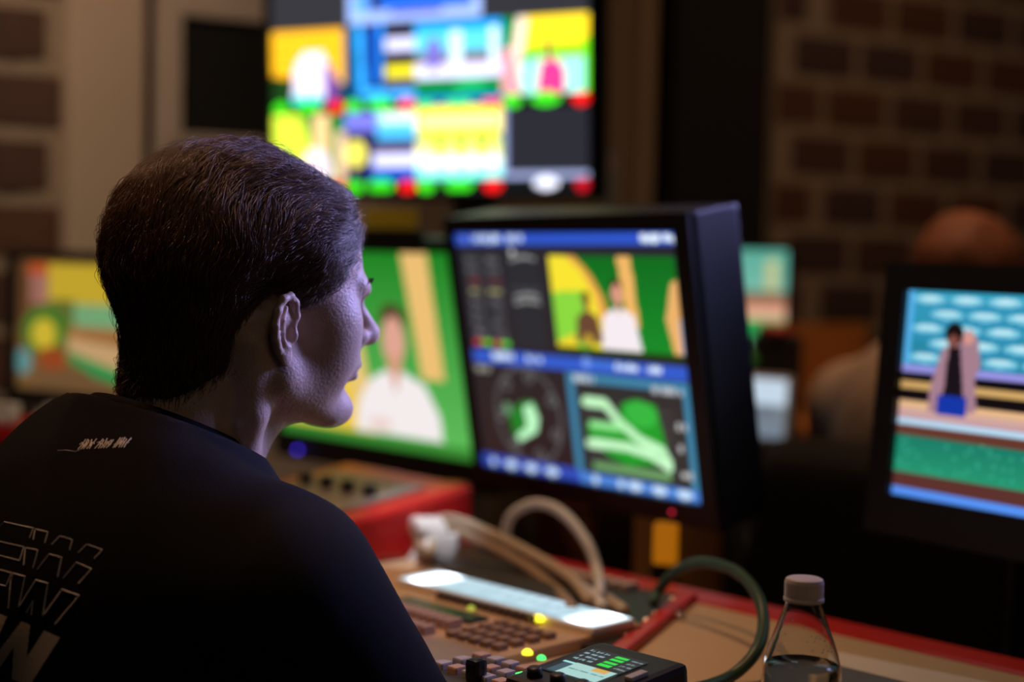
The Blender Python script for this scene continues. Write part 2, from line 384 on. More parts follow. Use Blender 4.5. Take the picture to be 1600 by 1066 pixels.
K.line([(.54, .665), (.63, .665), (.68, .73), (.76, .79), (.85, .82), (.87, .86)], .018, (.78, 1, .78)); K.line([(.54, .83), (.70, .825), (.80, .84), (.87, .88)], .018, (.80, 1, .80)); K.line([(.56, .755), (.68, .75)], .014, (.6, .95, .6))
K.rect(.55, .905, .875, .93, (.45, .66, .42))
for y in (.72, .80, .90): K.words(.915, y, .95, .03, (.75, .75, .75), int(y*100), 1)
K.rect(0, .945, .48, 1, (.20, .30, .72)); K.rect(.48, .955, 1, 1, (.30, .52, .85))
for i, x in enumerate((.06, .15, .25, .35, .55, .66, .72, .82, .92)): K.ell(x, .975, .014 if i in (0, 4, 5) else .032, .016, (.80, .90, 1))
sc = 1.08
mon_c, MC = monitor('waveform_monitor', 'square black monitor showing vectorscope, waveform and a small programme picture', CAM+Vector((.0671, 1.8326, -.1129))*sc, (-51.6, 10, -.3), .40*sc, .3008*sc, K, (.014, .026, .022, .028), .075, SZ, 1.0)
MB().lathe([(.002, 0), (.002, .002), (.001, .003)], MC @ Matrix.Translation((.40*1.08/2-.05, -.004, -.3008*1.08/2-.014)) @ Matrix.Rotation(R_(90), 4, 'X'), 12).build('power_light', led('led_red_bright', (1, .03, .08), 1.2), mon_c)
# --- green picture monitor beside the face
K = C(170, 96, (.1, .6, .2), 1.76)
K.vgrad(0, 0, 1, 1, (.10, .52, .13), (.38, .76, .36))
K.poly([(0, .0), (.30, 0), (.42, .4), (.46, 1), (0, 1)], (.95, .80, .28)); K.poly([(.36, .3), (.43, .3), (.48, .7), (.5, .95), (.42, 1)], (.93, .80, .5))
K.poly([(.655, 0), (.775, 0), (.83, .62), (.73, .62)], (.95, .77, .47))
K.poly([(.93, .40), (1, .35), (1, .95), (.955, .93), (.93, .7)], (.96, .80, .5))
K.ell(.605, .335, .06, .07, (.30, .22, .12)); K.ell(.605, .45, .053, .125, (.90, .66, .58)); K.rect(.575, .52, .635, .66, (.88, .62, .52))
K.poly([(.56, .60), (.64, .60), (.74, .66), (.80, .80), (.81, .93), (.40, .93), (.42, .78), (.48, .66)], (.98, .95, .95)); K.poly([(.58, .6), (.63, .6), (.606, .72)], (.86, .6, .5))
K.ell(.52, .88, .06, .04, (.95, .85, .83)); K.rect(0, .94, 1, 1, (.22, .55, .2))
sc = 1.36
mon_g, MG = monitor('picture_monitor', 'black widescreen monitor with a white shirted speaker on green, behind the profile', CAM+Vector((-.166, 1.8255, -.1059))*sc, (-48.3, 5.3, 0), .40*sc, .2291*sc, K, (.018, .018, .020, .045), .05, SZ, .95)
lm = MB(); lm.lathe([(.0035, 0), (.0035, .003), (.002, .005)], Matrix.Translation(atd(465, 703, 2.66)) @ Matrix.Rotation(R_(90), 4, 'X'), 12); lm.build('power_light', L_blu, mon_g)
# --- right hand monitor
K = C(190, 138, (.2, .55, .65), 1.37)
K.vgrad(0, 0, 1, .5, (.22, .66, .80), (.10, .45, .55))
for r in range(5):
    for j in range(7):
        x = .02+j*.16+(r % 2)*.08; y = .055+r*.07
        K.ell(x+.08, y, .08, .036, (.20, .60, .76)); K.ell(x+.08, y-.012, .072, .022, (.52, .84, .93)); K.ell(x+.08, y-.018, .045, .012, (.78, .95, 1))
K.rect(0, 0, .03, .42, (.35, .72, .95)); K.rect(0, .40, 1, .5, (.08, .42, .50))
K.rect(0, .365, 1, .395, (.62, .60, .92)); K.rect(0, .395, 1, .50, (.05, .03, .06)); K.rect(0, .445, 1, .475, (.85, .68, .42)); K.rect(0, .535, 1, .57, (.95, .76, .56)); K.rect(0, .50, 1, .535, (.06, .04, .06))
K.vgrad(0, .565, 1, .625, (.90, .72, .62), (.78, .62, .68)); K.rect(0, .625, 1, .655, (.75, .90, 1)); K.rect(0, .655, 1, .70, (.42, .23, .18))
K.vgrad(0, .70, 1, .885, (.10, .50, .42), (.15, .62, .46)); K.rect(0, .885, 1, .955, (.38, .20, .18)); K.rect(0, .955, 1, 1, (.35, .60, 1))
for i in range(60): K.ell(rng.uniform(.02, .98), rng.uniform(.71, .87), .008, .009, (.22, .68, .55))
X0 = .22
K.poly([(X0-.07, .38), (X0-.05, .28), (X0+.0, .24), (X0+.06, .17), (X0+.10, .22), (X0+.12, .34), (X0+.10, .40), (X0+.12, .56), (X0-.09, .58), (X0-.085, .45)], (.68, .52, .58))
K.poly([(X0-.02, .26), (X0+.03, .26), (X0+.06, .5), (X0-.03, .52)], (.10, .07, .10)); K.rect(X0-.05, .49, X0+.075, .585, (.08, .22, .68)); K.ell(X0, .20, .04, .055, (.10, .06, .06)); K.ell(X0-.005, .235, .022, .03, (.55, .32, .28)); K.ell(X0+.06, .215, .025, .03, (.88, .62, .58))
sc = .92
mon_r, MR = monitor('preview_monitor', 'black monitor by the bottle showing a figure in pink jacket before blue waves', CAM+Vector((.57, 1.7649, -.1488))*sc, (-55, -4, .4), .34*sc, .2489*sc, K, (.030, .03, .030, .045), .07, SZ, .9)
# --- left far monitor
K = C(110, 86, (.55, .40, .22), 1.25)
K.rect(.0, 0, .12, .5, (.45, .30, .18)); K.rect(.10, .04, .27, .14, (.85, .35, .15)); K.rect(.12, .12, .28, .34, (.75, .5, .45)); K.rect(.27, .03, 1, .36, (.92, .78, .22)); K.rect(.50, .33, 1, .50, (.55, .78, .55)); K.rect(.28, .3, .5, .5, (.45, .5, .22))
K.ell(.25, .55, .2, .19, (.30, .55, .18)); K.ell(.24, .57, .11, .12, (.97, .85, .25)); K.poly([(.45, .5), (1, .5), (1, .62), (.45, .58)], (.75, .5, .28)); K.poly([(.45, .58), (1, .64), (1, .86), (.45, .68)], (.92, .74, .52))
K.poly([(.45, .69), (1, .84), (1, .93), (.7, .87), (.45, .75)], (.16, .68, .36)); K.ell(.06, .79, .07, .10, (.45, .68, .68)); K.ell(.32, .75, .13, .09, (.70, .32, .15)); K.poly([(.2, .83), (.6, .84), (1, .95), (1, 1), (.15, 1)], (.52, .38, .24))
sc = .92
mon_l, ML = monitor('stage_monitor', 'blurred monitor at the far left with yellow and green stage picture', CAM+Vector((-.8095, 2.8722, -.1378))*sc, (-31.6, 0, .3), .30*sc, .2419*sc, K, (.02, .02, .016, .03), .05, 0, .62)
# --- multiview television high up
K = C(200, 150, (.17, .17, .19), 1.33)
def cell(x0, y0, x1, y1): return lambda x, y: (x0+(x1-x0)*x, y0+(y1-y0)*y)
xs_ = [0, .245, .475, .74, 1.]
r1, r1b, r2, r2b = .385, .655, .69, .955
K.rect(.26, .0, .68, .372, (.62, .72, .95)); K.rect(.285, 0, .655, .335, (.15, .10, .14)); K.poly([(.42, 0), (.655, 0), (.655, .27), (.36, .29)], (.08, .05, .10)); K.rect(.36, .285, .655, .32, (.1, .45, .95)); K.rect(.28, .15, .33, .335, (.35, .62, 1)); K.rect(.4, .325, .56, .345, (.3, .25, .9))
q = cell(0, r1, .245, r1b); K.rect(0, r1, .245, r1b, (.95, .68, .08))
for j in range(5):
    for i in range(9): K.ell(.013+i*.027, r1+.03+j*.05, .008, .01, (1, .82, .2))
K.poly([q(0, .62), q(1, .75), q(1, 1.02), q(0, 1.02)], (.08, .22, .08)); K.poly([q(.32, .5), q(.45, .3), q(.7, .3), q(.82, .6), q(.78, 1.02), q(.28, 1.02)], (.93, .88, .97)); K.poly([q(.75, .4), q(.92, .7), q(.9, 1), q(.72, 1)], (.45, .25, .6)); K.poly([q(.28, .9), q(.7, .9), q(.68, 1.1), q(.3, 1.1)], (.25, .85, .92))
q = cell(.245, r1, .475, r1b); K.rect(.245, r1, .475, r1b, (.12, .09, .18)); K.rect(.245, r1, .30, r1b, (.03, .25, .42)); K.line([q(.22, .02), q(.26, .9), q(1, .94)], .015, (.2, .68, 1)); K.line([q(.52, 0), q(.5, .75)], .012, (.12, .55, .95)); K.rect(*q(.3, 0), *q(.48, .8), (.05, .18, .55))
K.rect(*q(.58, .18), *q(1, .34), (.85, .85, 1)); K.rect(*q(.58, .54), *q(1, .70), (.93, .88, .1)); K.rect(*q(.58, .72), *q(1, .85), (.35, .3, .35))
q = cell(.475, r1, .74, r1b); K.rect(.475, r1, .74, r1b, (.35, .80, .92)); K.rect(*q(0, .0), *q(1, .12), (.05, .62, .95)); K.rect(*q(.0, .40), *q(1, .58), (.42, .38, .40)); K.rect(*q(0, .56), *q(1, .74), (.88, .86, 1)); K.rect(*q(0, .74), *q(1, 1), (.03, .48, .26)); K.ell(*q(.65, .84), .05, .02, (.1, .68, .4)); K.rect(*q(.42, .12), *q(.54, .58), (.85, .93, .97)); K.rect(*q(.86, .1), *q(.97, .6), (.85, .93, .97)); K.ell(*q(.22, .42), .025, .06, (.45, .4, .75))
q = cell(.74, r1, 1, r1b); K.rect(.74, r1, 1, r1b, (.60, .95, .88)); K.rect(*q(0, 0), *q(.3, .6), (.05, .48, .2)); K.poly([q(.2, 0), q(1, 0), q(1, .36), q(.22, .42)], (1, .86, .15)); K.rect(*q(.3, .38), *q(1, .55), (.55, .92, .12)); K.poly([q(.18, 0), q(.3, 0), q(.2, .75), q(.08, .7)], (.98, .88, .8)); K.poly([q(0, .4), q(.12, .4), q(.24, 1), q(0, 1)], (.88, .58, .62)); K.rect(*q(.92, .3), *q(1, 1), (.4, .88, .1))
K.ell(*q(.53, .45), .014, .03, (.55, .18, .2)); K.poly([q(.45, .58), q(.62, .55), q(.72, .72), q(.70, 1), q(.40, 1), q(.42, .75)], (.93, .22, .52))
q = cell(0, r2, .245, r2b); K.rect(0, r2, .245, r2b, (.06, .45, .16)); K.ell(*q(.1, .5), .10, .16, (.85, .93, .25)); K.rect(*q(.58, 0), *q(.78, 1), (.95, .78, .55)); K.rect(*q(.88, .3), *q(1, 1), (.92, .78, .62)); K.ell(*q(.6, .85), .05, .09, (.95, .85, .9))
q = cell(.245, r2, .475, r2b); K.rect(.245, r2, .475, r2b, (.10, .10, .28)); K.rect(*q(0, .0), *q(.45, .3), (.45, .45, .85)); K.rect(*q(.45, 0), *q(1, .42), (.3, .72, .95)); K.rect(*q(.5, .05), *q(1, .18), (.85, .98, .9)); K.ell(*q(.15, .6), .034, .05, (.92, .88, .35)); K.rect(*q(.4, .5), *q(1, .64), (.35, .3, .45)); K.rect(*q(.4, .62), *q(1, .78), (.85, .85, 1)); K.rect(*q(.38, .78), *q(1, 1), (.04, .3, .72))
q = cell(.475, r2, .74, r2b); K.rect(.475, r2, .74, r2b, (1, .97, .75)); K.rect(*q(0, 0), *q(1, .36), (1, .90, .22)); K.rect(*q(.04, .08), *q(.96, .3), (1, .98, .6)); K.rect(*q(0, .36), *q(1, .46), (.35, .55, .12)); K.vgrad(*q(0, .7), *q(1, 1), (.85, 1, .95), (.25, .92, .88))
for i in range(4): K.ell(*q(.17+i*.24, .62), .024, .06, (.96, .97, .45)); K.ell(*q(.17+i*.24, .72), .022, .03, (1, 1, .95)); K.ell(*q(.29+i*.24, .55), .012, .04, (.62, .7, .15))
K.rect(.742, r2-.03, 1, r2, (.62, .66, .85)); K.rect(.742, r2, .757, r2b, (.5, .54, .72)); K.rect(.757, r2, 1, r2b-.03, (.14, .14, .17)); K.rect(.757, r2b-.03, 1, r2b+.005, (.58, .62, .78))
for r, y in ((0, .675), (1, .972)):
    for i in range(4):
        x0, x1 = xs_[i], xs_[i+1]
        if not (r == 0 and i == 2): K.rect(x0, y-.024, x1, y+.024, (.05, .06, .06))
        if r == 1 and i == 3:
            K.ell((x0+x1)/2, y-.008, .035, .022, (.92, .93, 1)); K.ell(x1-.025, y, .020, .022, (.75, .05, .12)); continue
        g = (.25, .90, .12)
        K.ell(x0+.03, y, .026, .022, g); K.ell((x0+x1)/2, y-.004, .042, .022, g); K.rect((x0+x1)/2-.025, y-.012, (x0+x1)/2+.025, y, (.15, .8, .1)); K.ell(x1-.028, y, .026, .022, (.98, .08, .08))
K.rect(.475, r1b, .74, r1b+.012, (.05, .45, .9))
tvp = CAM+Vector((-.1629, 2.6664, .3462)); MT = pose(tvp, -26.8, 2.8, -.4)
tb = MT @ Vector((.07, .06, 0)); TV = thing('multiview_television', 'large wall of pictures television above the desk with red and green tally marks', 'television', (tb.x, tb.y, 0))
tw, th = .62, .4652
screen_mesh(K, MT @ Matrix.Translation((0, .003, 0)), tw, th, 'screen', screen_mat('multiview_picture', 1.7), TV)
mb = MB(); bz = .012
o = [(-tw/2-bz, -th/2-bz), (tw/2+bz, -th/2-bz), (tw/2+bz, th/2+bz), (-tw/2-bz, th/2+bz)]; i_ = [(-tw/2, -th/2), (tw/2, -th/2), (tw/2, th/2), (-tw/2, th/2)]
mb.add([MT @ Vector((x, y, z)) for ring, y in ((o, 0.), (o, -.004), (i_, -.004), (i_, .006)) for x, z in ring], [(k*4+j, k*4+(j+1) % 4, k*4+4+(j+1) % 4, k*4+4+j) for k in range(3) for j in range(4)])
mb.build('bezel', M_gloss, TV)
MB().box((0, .028, 0), (tw+2*bz, .046, th+2*bz), MT, .004).build('housing', M_black, TV)
MB().box((.07, .058, -.18), (.09, .02, .16), MT, .003).build('mount_plate', M_grey, TV)
MB().box((tb.x, tb.y+.02, .62), (.065, .03, 1.2), None, .004).build('stand_pole', M_grey, TV)
MB().box((tb.x, tb.y+.02, .012), (.5, .36, .024), None, .006).build('stand_base', M_black, TV)

# --- far desk, monitor and tablet on the right
fd_o = atd(1215, 690, 2.95)
cab = thing('wooden_sideboard', 'orange brown wooden sideboard below the small far monitor', 'cabinet', (fd_o.x+.05, fd_o.y+.1, 0))
Mc = frame((fd_o.x+.05, fd_o.y+.1, 0), wt, -wn, (0, 0, 1)); ch_ = .80
MB().box((0, 0, ch_/2), (.62, .34, ch_-.02), Mc, .004).build('cabinet_body', M_wood, cab)
MB().box((0, 0, ch_), (.66, .38, .03), Mc, .005).build('cabinet_top', M_wood, cab)
for sx in (-.155, .155):
    dd = MB().box((sx, -.175, ch_*.48), (.29, .016, ch_*.78), Mc, .003).build('door', M_wood, cab)
    MB().box((sx*.25, -.19, ch_*.6), (.012, .016, .08), Mc, .003).build('handle', M_metal, dd)
ct = ch_+.015
back = MB().box((.08, .15, ct+.085), (.46, .02, .17), Mc, .003); back.build('back_board', M_wood, cab)
K = C(90, 60, (.42, .76, .68), 1.5)
K.vgrad(0, 0, 1, .5, (.38, .72, .64), (.52, .80, .72)); K.rect(.36, .1, .44, .6, (.72, .8, .6)); K.rect(.85, .1, .93, .6, (.8, .82, .6)); K.rect(.3, .42, 1, .52, (.50, .46, .38)); K.rect(.3, .5, 1, .60, (.80, .50, .38)); K.rect(.3, .58, 1, .70, (.95, .74, .62)); K.rect(0, .70, 1, .87, (.10, .68, .34)); K.rect(0, .87, 1, 1, (.45, .70, .52))
fm = atd(1117, 466, 3.05); MF_ = (-14, -4, 0)
mon_f, MF = monitor('compact_monitor', 'small far monitor with pale teal and green picture past the waveform monitor', fm, MF_, .275, .192, K, (.012, .012, .010, .016), .03, ct, .85)
K = C(60, 50, (.5, .56, .62), 1.3); K.rect(0, 0, 1, .45, (.85, .93, 1)); K.rect(0, .45, 1, .75, (.50, .55, .60)); K.rect(.2, .72, .62, 1, (.82, .88, .92)); K.rect(.3, .5, .9, .54, (.35, .38, .45)); K.rect(.3, .6, .9, .63, (.35, .38, .45))
tp = atd(1150, 634, 2.64); MTb = pose(tp, -8, -14, 3)
tbase = MTb @ Vector((0, .02, -.058)); tab = thing('lit_tablet', 'bright white tablet screen propped in front of the sideboard', 'tablet', (tbase.x, tbase.y, 0))
screen_mesh(K, MTb, .165, .10, 'screen', screen_mat('tablet_picture', .8), tab)
MB().box((0, .007, 0), (.185, .012, .118), MTb, .003).build('tablet_case', M_grey, tab)
MB().box((tbase.x, tbase.y+.01, (tbase.z+.02)/2), (.03, .02, tbase.z-.01), None, .003).build('stand_pole', M_black, tab)
MB().box((tbase.x, tbase.y+.01, .01), (.10, .12, .02), None, .004).build('stand_base', M_black, tab)
hp = atd(1212, 560, 2.72)
ph = thing('desk_intercom', 'dark desk intercom with a red cap beside the small far monitor', 'intercom', (hp.x, hp.y, 0))
MB().box((hp.x, hp.y, (hp.z+.04)/2+.0), (.085, .05, hp.z+.04), None, .006).build('intercom_body', M_black, ph)
MB().lathe([(.03, 0), (.03, .012), (.018, .02)], Matrix.Translation((hp.x-.003, hp.y, hp.z+.04)), 16).build('cap', mat('red_cap', (.30, .03, .03), .5), ph, smooth=True)
MB().lathe([(.012, 0), (.012, .004), (.006, .008)], Matrix.Translation((hp.x-.05, hp.y-.028, hp.z-.0)) @ Matrix.Rotation(R_(90), 4, 'X'), 12).build('lamp', led('led_deep_green', (.02, .12, .01), .5), ph)

# ================================================================== DESK-TOP THINGS
# switcher panel --------------------------------------------------------------
pc_ = onz(792, 936, DZ+.018); pa_ = (pc_-DO).dot(dt); pbb = (pc_-DO).dot(dn)+.082
pn = thing('switcher_panel', 'tan production switcher panel with a glowing white strip and rows of keys', 'control panel', D(pa_, pbb))
PT = MD(pa_, pbb, DZ) @ Matrix.Rotation(R_(1.0), 4, 'X')     # gentle slope toward the operator
pw, pd_, phh, kx = .305, .25, .014, .80
MB().box((0, 0, phh/2-.002), (pw, pd_, phh), PT, .004).build('panel_body', M_panel, pn)
K = C(150, 14, (.6, .75, .8), 10)
K.vgrad(0, 0, 1, 1, (.62, .72, .76), (.55, .66, .70))
for i in range(46): K.rect(.02+i*.021, .15, .033+i*.021, .45, (.72, .82, .88) if i % 3 else (.55, .62, .66)); K.rect(.02+i*.021, .6, .03+i*.021, .8, (.70, .80, .86))
for x in (.10, .92): K.A += (np.exp(-((K.X-x)/.045)**2-((K.Y-.5)/.45)**2)[..., None])*np.array([7.5, 8.2, 9.5])
st = MB().box((.004, .082, phh+.001), (pw*.98, .062, .008), PT, .003).build('strip_housing', M_white, pn)
Ms = PT @ Matrix.Translation((.004, .082, phh+.0056)) @ Matrix.Rotation(R_(-90), 4, 'X')
screen_mesh(K, Ms, pw*.965, .056, 'light_strip', screen_mat('strip_glow', 1.45), pn)
def keyrow(n, x0, x1, y, size, m, name, z=phh-.004):
    kb = MB().box((0, 0, size[2]/2), (size[0]*.85, size[1], size[2]), PT.to_3x3().to_4x4(), min(size)*.18)
    me = None
    for i in range(n):
        p = PT @ Vector(((x0+(x1-x0)*i/(n-1))*kx, y, z))
        if me is None: o = kb.build(name, m); me = o.data
        else: o = bpy.data.objects.new(name, me); col.objects.link(o)
        o.parent = pn; o.location = p - Vector(pn['_b'])
keyrow(15, -.075, .105, .043, (.008, .009, .010), mat('key_dark', (.10, .07, .05), .5), 'toggle')
MB().box((-.02, .004, phh-.001), (.125, .028, .005), PT, .002).build('display_slot', M_gloss, pn)
keyrow(13, -.125, .055, -.032, (.009, .020, .012), mat('key_tan', (.42, .27, .19), .45), 'key')
keyrow(13, -.125, .055, -.064, (.009, .016, .011), mat('key_tan', (.42, .27, .19), .45), 'key')
for j in range(4): keyrow(5, .085, .165, .012-j*.021, (.013, .013, .008), mat('key_brown', (.24, .15, .10), .45), 'pad_key')
def lamp_dot(px, py, z, m, r=.004, parent=pn, nm='indicator'):
    MB().lathe([(r, 0), (r*.95, r*.5), (r*.5, r*.9)], Matrix.Translation(onz(px, py, z)-Vector((0, 0, .002))), 12).build(nm, m, parent, smooth=True)
zt_ = DZ+phh+.004
lamp_dot(736, 950, zt_, led('led_olive', (.5, .55, .05), .9), .0045); lamp_dot(841, 967, zt_, L_yel, .0062); lamp_dot(824, 1019, zt_, L_yel, .005); lamp_dot(846, 1027, zt_, L_grn, .004)

# connector strip between panel and trim ---------------------------------------
cs = thing('connector_strip', 'dark strip of small jacks between the panel and the red trim', 'patch bay', D(.03, .09))
bay = [onz(*p, DZ+.001) for p in ((655, 868), (1064, 937), (955, 1026), (880, 1010))]
bay = bay + [p+Vector((0, 0, .005)) for p in bay]
MB().add(bay, [(3, 2, 1, 0), (4, 5, 6, 7), (0, 1, 5, 4), (1, 2, 6, 5), (2, 3, 7, 6), (3, 0, 4, 7)]).build('strip_body', M_dark, cs)
jk = MB().box((0, 0, .004), (.012, .022, .008), MD(0, 0, 0).to_3x3().to_4x4(), .002); jme = None
for i in range(20):
    if jme is None: o = jk.build('jack', M_metal_t := mat('jack_pink', (.50, .38, .32), .45)); jme = o.data
    else: o = bpy.data.objects.new('jack', jme); col.objects.link(o)
    o.parent = cs; o.location = D(-.022+i*.0172, .083, DZ+.006)-Vector(cs['_b'])
for (px, py) in ((1010, 970), (1025, 960), (979, 993), (1048, 944), (1052, 938)):
    MB().lathe([(.006, 0), (.006, .005), (.003, .009)], Matrix.Translation(onz(px, py, DZ+.006)-Vector((0, 0, .006))), 14).build('screw_knob', M_metal, cs, smooth=True)
sb = MB().lathe([(.0055, 0), (.0055, .004), (.0035, .0075), (.001, .0085)], Matrix.Translation(onz(1061, 968, DZ)), 16)
solo(sb, 'metal_button', M_metal, 'shiny round metal button on the beige surface right of the red strip', 'button', onz(1061, 968, DZ), True).data.materials[0] = M_metal
# black control unit with a small colour screen ---------------------------------
uc = onz(930, 1036, DZ+.05); ua = Vector((.78, -.62, 0)).normalized()
c4 = [onz(*p, DZ+.05) for p in ((864, 1038), (906, 1008), (992, 1030), (951, 1064))]
ux = ((c4[2]-c4[1])+(c4[3]-c4[0])).normalized(); uy0 = (c4[1]-c4[0])+(c4[2]-c4[3]); uy = (uy0-ux*uy0.dot(ux)).normalized()
usx = ((c4[2]-c4[1]).length+(c4[3]-c4[0]).length)/2; usy = uy0.dot(uy)/2
ctr = (c4[0]+c4[1]+c4[2]+c4[3])/4
MU = frame(ctr, ux, uy, (0, 0, 1)) @ Matrix.Rotation(R_(6), 4, 'X')
un = thing('control_unit', 'small black control unit with a lit colour display and knobs', 'control unit', (ctr.x, ctr.y, DZ))
MB().box((.006, -.004, -.018), (usx+.036, usy+.05, .028), MU, .006).build('unit_body', M_black, un)
K = C(64, 60, (.06, .08, .12), usx/usy)
for r in range(4):
    for j in range(3): K.words(.04+j*.13, .1+r*.11, .13+j*.13, .06, (.5, .6, .65), r*7+j, 1)
for r in range(4): K.rect(.50, .06+r*.11, .72, .13+r*.11, (.12, .82, .25)); K.words(.78, .1+r*.11, .96, .05, (.45, .5, .52), r+70, 1)
K.rect(.05, .56, .3, .62, (.6, .85, .85)); K.rect(.25, .55, .95, .95, (.62, .78, .76)); K.rect(.60, .55, .85, .67, (.80, .62, .30)); K.rect(.1, .62, .25, .95, (.2, .3, .35)); K.words(.3, .75, .9, .05, (.4, .55, .55), 77, 1)
screen_mesh(K, MU @ Matrix.Translation((0, 0, -.003)) @ Matrix.Rotation(R_(-90), 4, 'X'), usx, usy, 'display', screen_mat('unit_picture', 1.1), un)
for i in range(3): MB().lathe([(.0065, 0), (.006, .007), (.0045, .008)], MU @ Matrix.Translation((-usx*.35+i*.026, -usy/2-.014, -.004)), 16).build('knob', M_black, un, smooth=True)
MB().box((usx/2+.015, .0, -.002), (.008, .02, .004), MU, .001).build('side_key', M_grey, un)
# key block with green lights nearer the operator
kb0 = onz(800, 1055, DZ+.03)
kbt = thing('talkback_key_block', 'row of grey talkback keys lit green beside the sleeve', 'control unit', (kb0.x, kb0.y, DZ))
MK = frame((kb0.x, kb0.y, DZ+.016), -dt, -dn, (0, 0, 1))
MB().box((0, -.02, .006), (.135, .10, .014), MK, .004).build('block_body', M_dark, kbt)
for j in range(3):
    for i in range(7): MB().box((-.055+i*.018, .016-j*.022, .015), (.012, .013, .008), MK, .002).build('key', M_grey if (i+j) % 3 else mat('key_tan', (.42, .27, .19), .45), kbt)
for (px, py) in ((819, 1058), (840, 1063), (856, 1067)):
    MB().box((0, 0, 0), (.014, .009, .006), Matrix.Translation(onz(px, py, DZ+.038)) @ MK.to_3x3().to_4x4(), .002).build('lit_key', L_grn, kbt)
MB().box((0, 0, 0), (.014, .014, .02), Matrix.Translation(onz(744, 1048, DZ+.038)) @ MK.to_3x3().to_4x4(), .004).build('rocker', M_gloss, kbt)

# red console pod left of the panel ---------------------------------------------
pb = D(.40, .19); pod = thing('red_console_pod', 'red sloped console pod with a grey inset plate beside the sleeve', 'console pod', (pb.x, pb.y, DZ))
MP = MD(.40, .19)
def wedge(x0, x1, y0, y1, zf, zr): return [(x0, y0, 0), (x1, y0, 0), (x1, y1, 0), (x0, y1, 0), (x0, y0, zf), (x1, y0, zf), (x1, y1, zr), (x0, y1, zr)]
bm = bmesh.new(); vv = [bm.verts.new(MP @ Vector(p)) for p in wedge(-.15, .115, -.13, .15, .045, .085)]
for f in ((3, 2, 1, 0), (4, 5, 6, 7), (0, 1, 5, 4), (1, 2, 6, 5), (2, 3, 7, 6), (3, 0, 4, 7)): bm.faces.new([vv[k] for k in f])
bmesh.ops.bevel(bm, geom=bm.edges[:], offset=.009, segments=3, affect='EDGES', profile=.5); bm.verts.index_update()
MB().add([v.co.copy() for v in bm.verts], [[v.index for v in f.verts] for f in bm.faces]).build('pod_body', M_red, pod, smooth=False); bm.free()
sl = math.atan2(.04, .28)
MB().box((-.018, 0, .0655), (.19, .20, .006), MP @ Matrix.Translation((0, .01, 0)) @ Matrix.Rotation(sl, 4, 'X'), .002).build('inset_plate', mat('plate_grey', (.22, .19, .17), .5), pod)
for i in range(4): MB().lathe([(.010, 0), (.009, .012), (.006, .014)], MP @ Matrix.Translation((-.085+i*.045, .03, .073)), 14).build('knob', M_black, pod, smooth=True)

# cables ---------------------------------------------------------------------
def cable(name, label, pts, r, m, cat='cable'):
    mb = MB().tube(pts, r, 10, 8); return solo(mb, name, m, label, cat, pts[0], True)
b1 = D(.05, .12, DZ+.02)
cable('grey_cable', 'pale grey cable arching over the connector strip', [onz(800, 868, DZ+.02), atd(790, 840, 1.90), atd(800, 805, 1.89), atd(838, 787, 1.87), atd(880, 803, 1.84), atd(918, 850, 1.81), atd(935, 900, 1.78), onz(937, 930, DZ+.017)], .0062, M_cgrey)
cable('green_cable', 'dark green cable looping over the beige surface left of the bottle', [onz(1022, 943, DZ+.016), atd(1028, 925, 1.66), atd(1055, 894, 1.64), atd(1098, 879, 1.60), atd(1150, 893, 1.54), atd(1183, 930, 1.48), atd(1193, 975, 1.44), atd(1180, 1020, 1.40), onz(1140, 1058, DZ+.007), onz(1080, 1078, DZ+.006), onz(1010, 1080, DZ+.006)], .0058, M_cgreen)
for i, (dx, dy, m, lb) in enumerate(((0, 0, M_ctan, 'topmost tan cable running from the white coil to the jacks'), (10, 10, M_cgrey, 'grey cable under the topmost tan one, from coil to jacks'), (26, 17, M_ctan, 'tan cable lowest in the bundle from coil to jacks'), (-14, 14, mat('cable_brown', (.30, .22, .15), .5), 'brown cable nearest the light strip in the bundle'))):
    cable('bundle_cable', lb, [onz(664+dx*.3, 858+dy*.4, DZ+.02), atd(668+dx*.6, 824+dy*.4, 1.97), atd(705+dx, 812+dy*.8, 1.95), atd(770+dx, 836+dy, 1.90), atd(840+dx, 872+dy*1.2, 1.83), atd(893+dx*1.6, 905+dy*1.4, 1.76), onz(922+dx*2, 940+dy*.8, DZ+.02)], .0068, m)
coil = []
for i in range(61):
    t = i/60; a = t*2*math.pi*3+.6; c_ = atd(650+t*42, 852, 1.93)
    coil.append(c_ + Vector((.013*math.cos(a), -.012*math.cos(a), .029*math.sin(a))))
solo(MB().tube(coil, .0074, 8, 2), 'coiled_cable', M_white, 'white coiled cable standing at the bright end of the light strip', 'cable', D(.24, .13), True)

# papers and a dark folder right of the bottle --------------------------------
pp = [onz(*p, DZ+.001) for p in ((1310, 1022), (1660, 1092), (1640, 1130), (1300, 1045))]
def sheet(pts, th, name, m, label, cat):
    v = [p for p in pts] + [p+Vector((0, 0, th)) for p in pts]
    return solo(MB().add(v, [(3, 2, 1, 0), (4, 5, 6, 7), (0, 1, 5, 4), (1, 2, 6, 5), (2, 3, 7, 6), (3, 0, 4, 7)]), name, m, label, cat, pts[0])
sheet(pp, .002, 'paper_sheet', M_paper, 'strip of white paper on the desk right of the bottle', 'paper')
fp = [onz(*p, DZ+.0) for p in ((1298, 1047), (1640, 1132), (1500, 1240), (1130, 1120))]
sheet(fp, .006, 'dark_folder', M_navy, 'dark navy folder on the desk behind the bottle', 'folder')

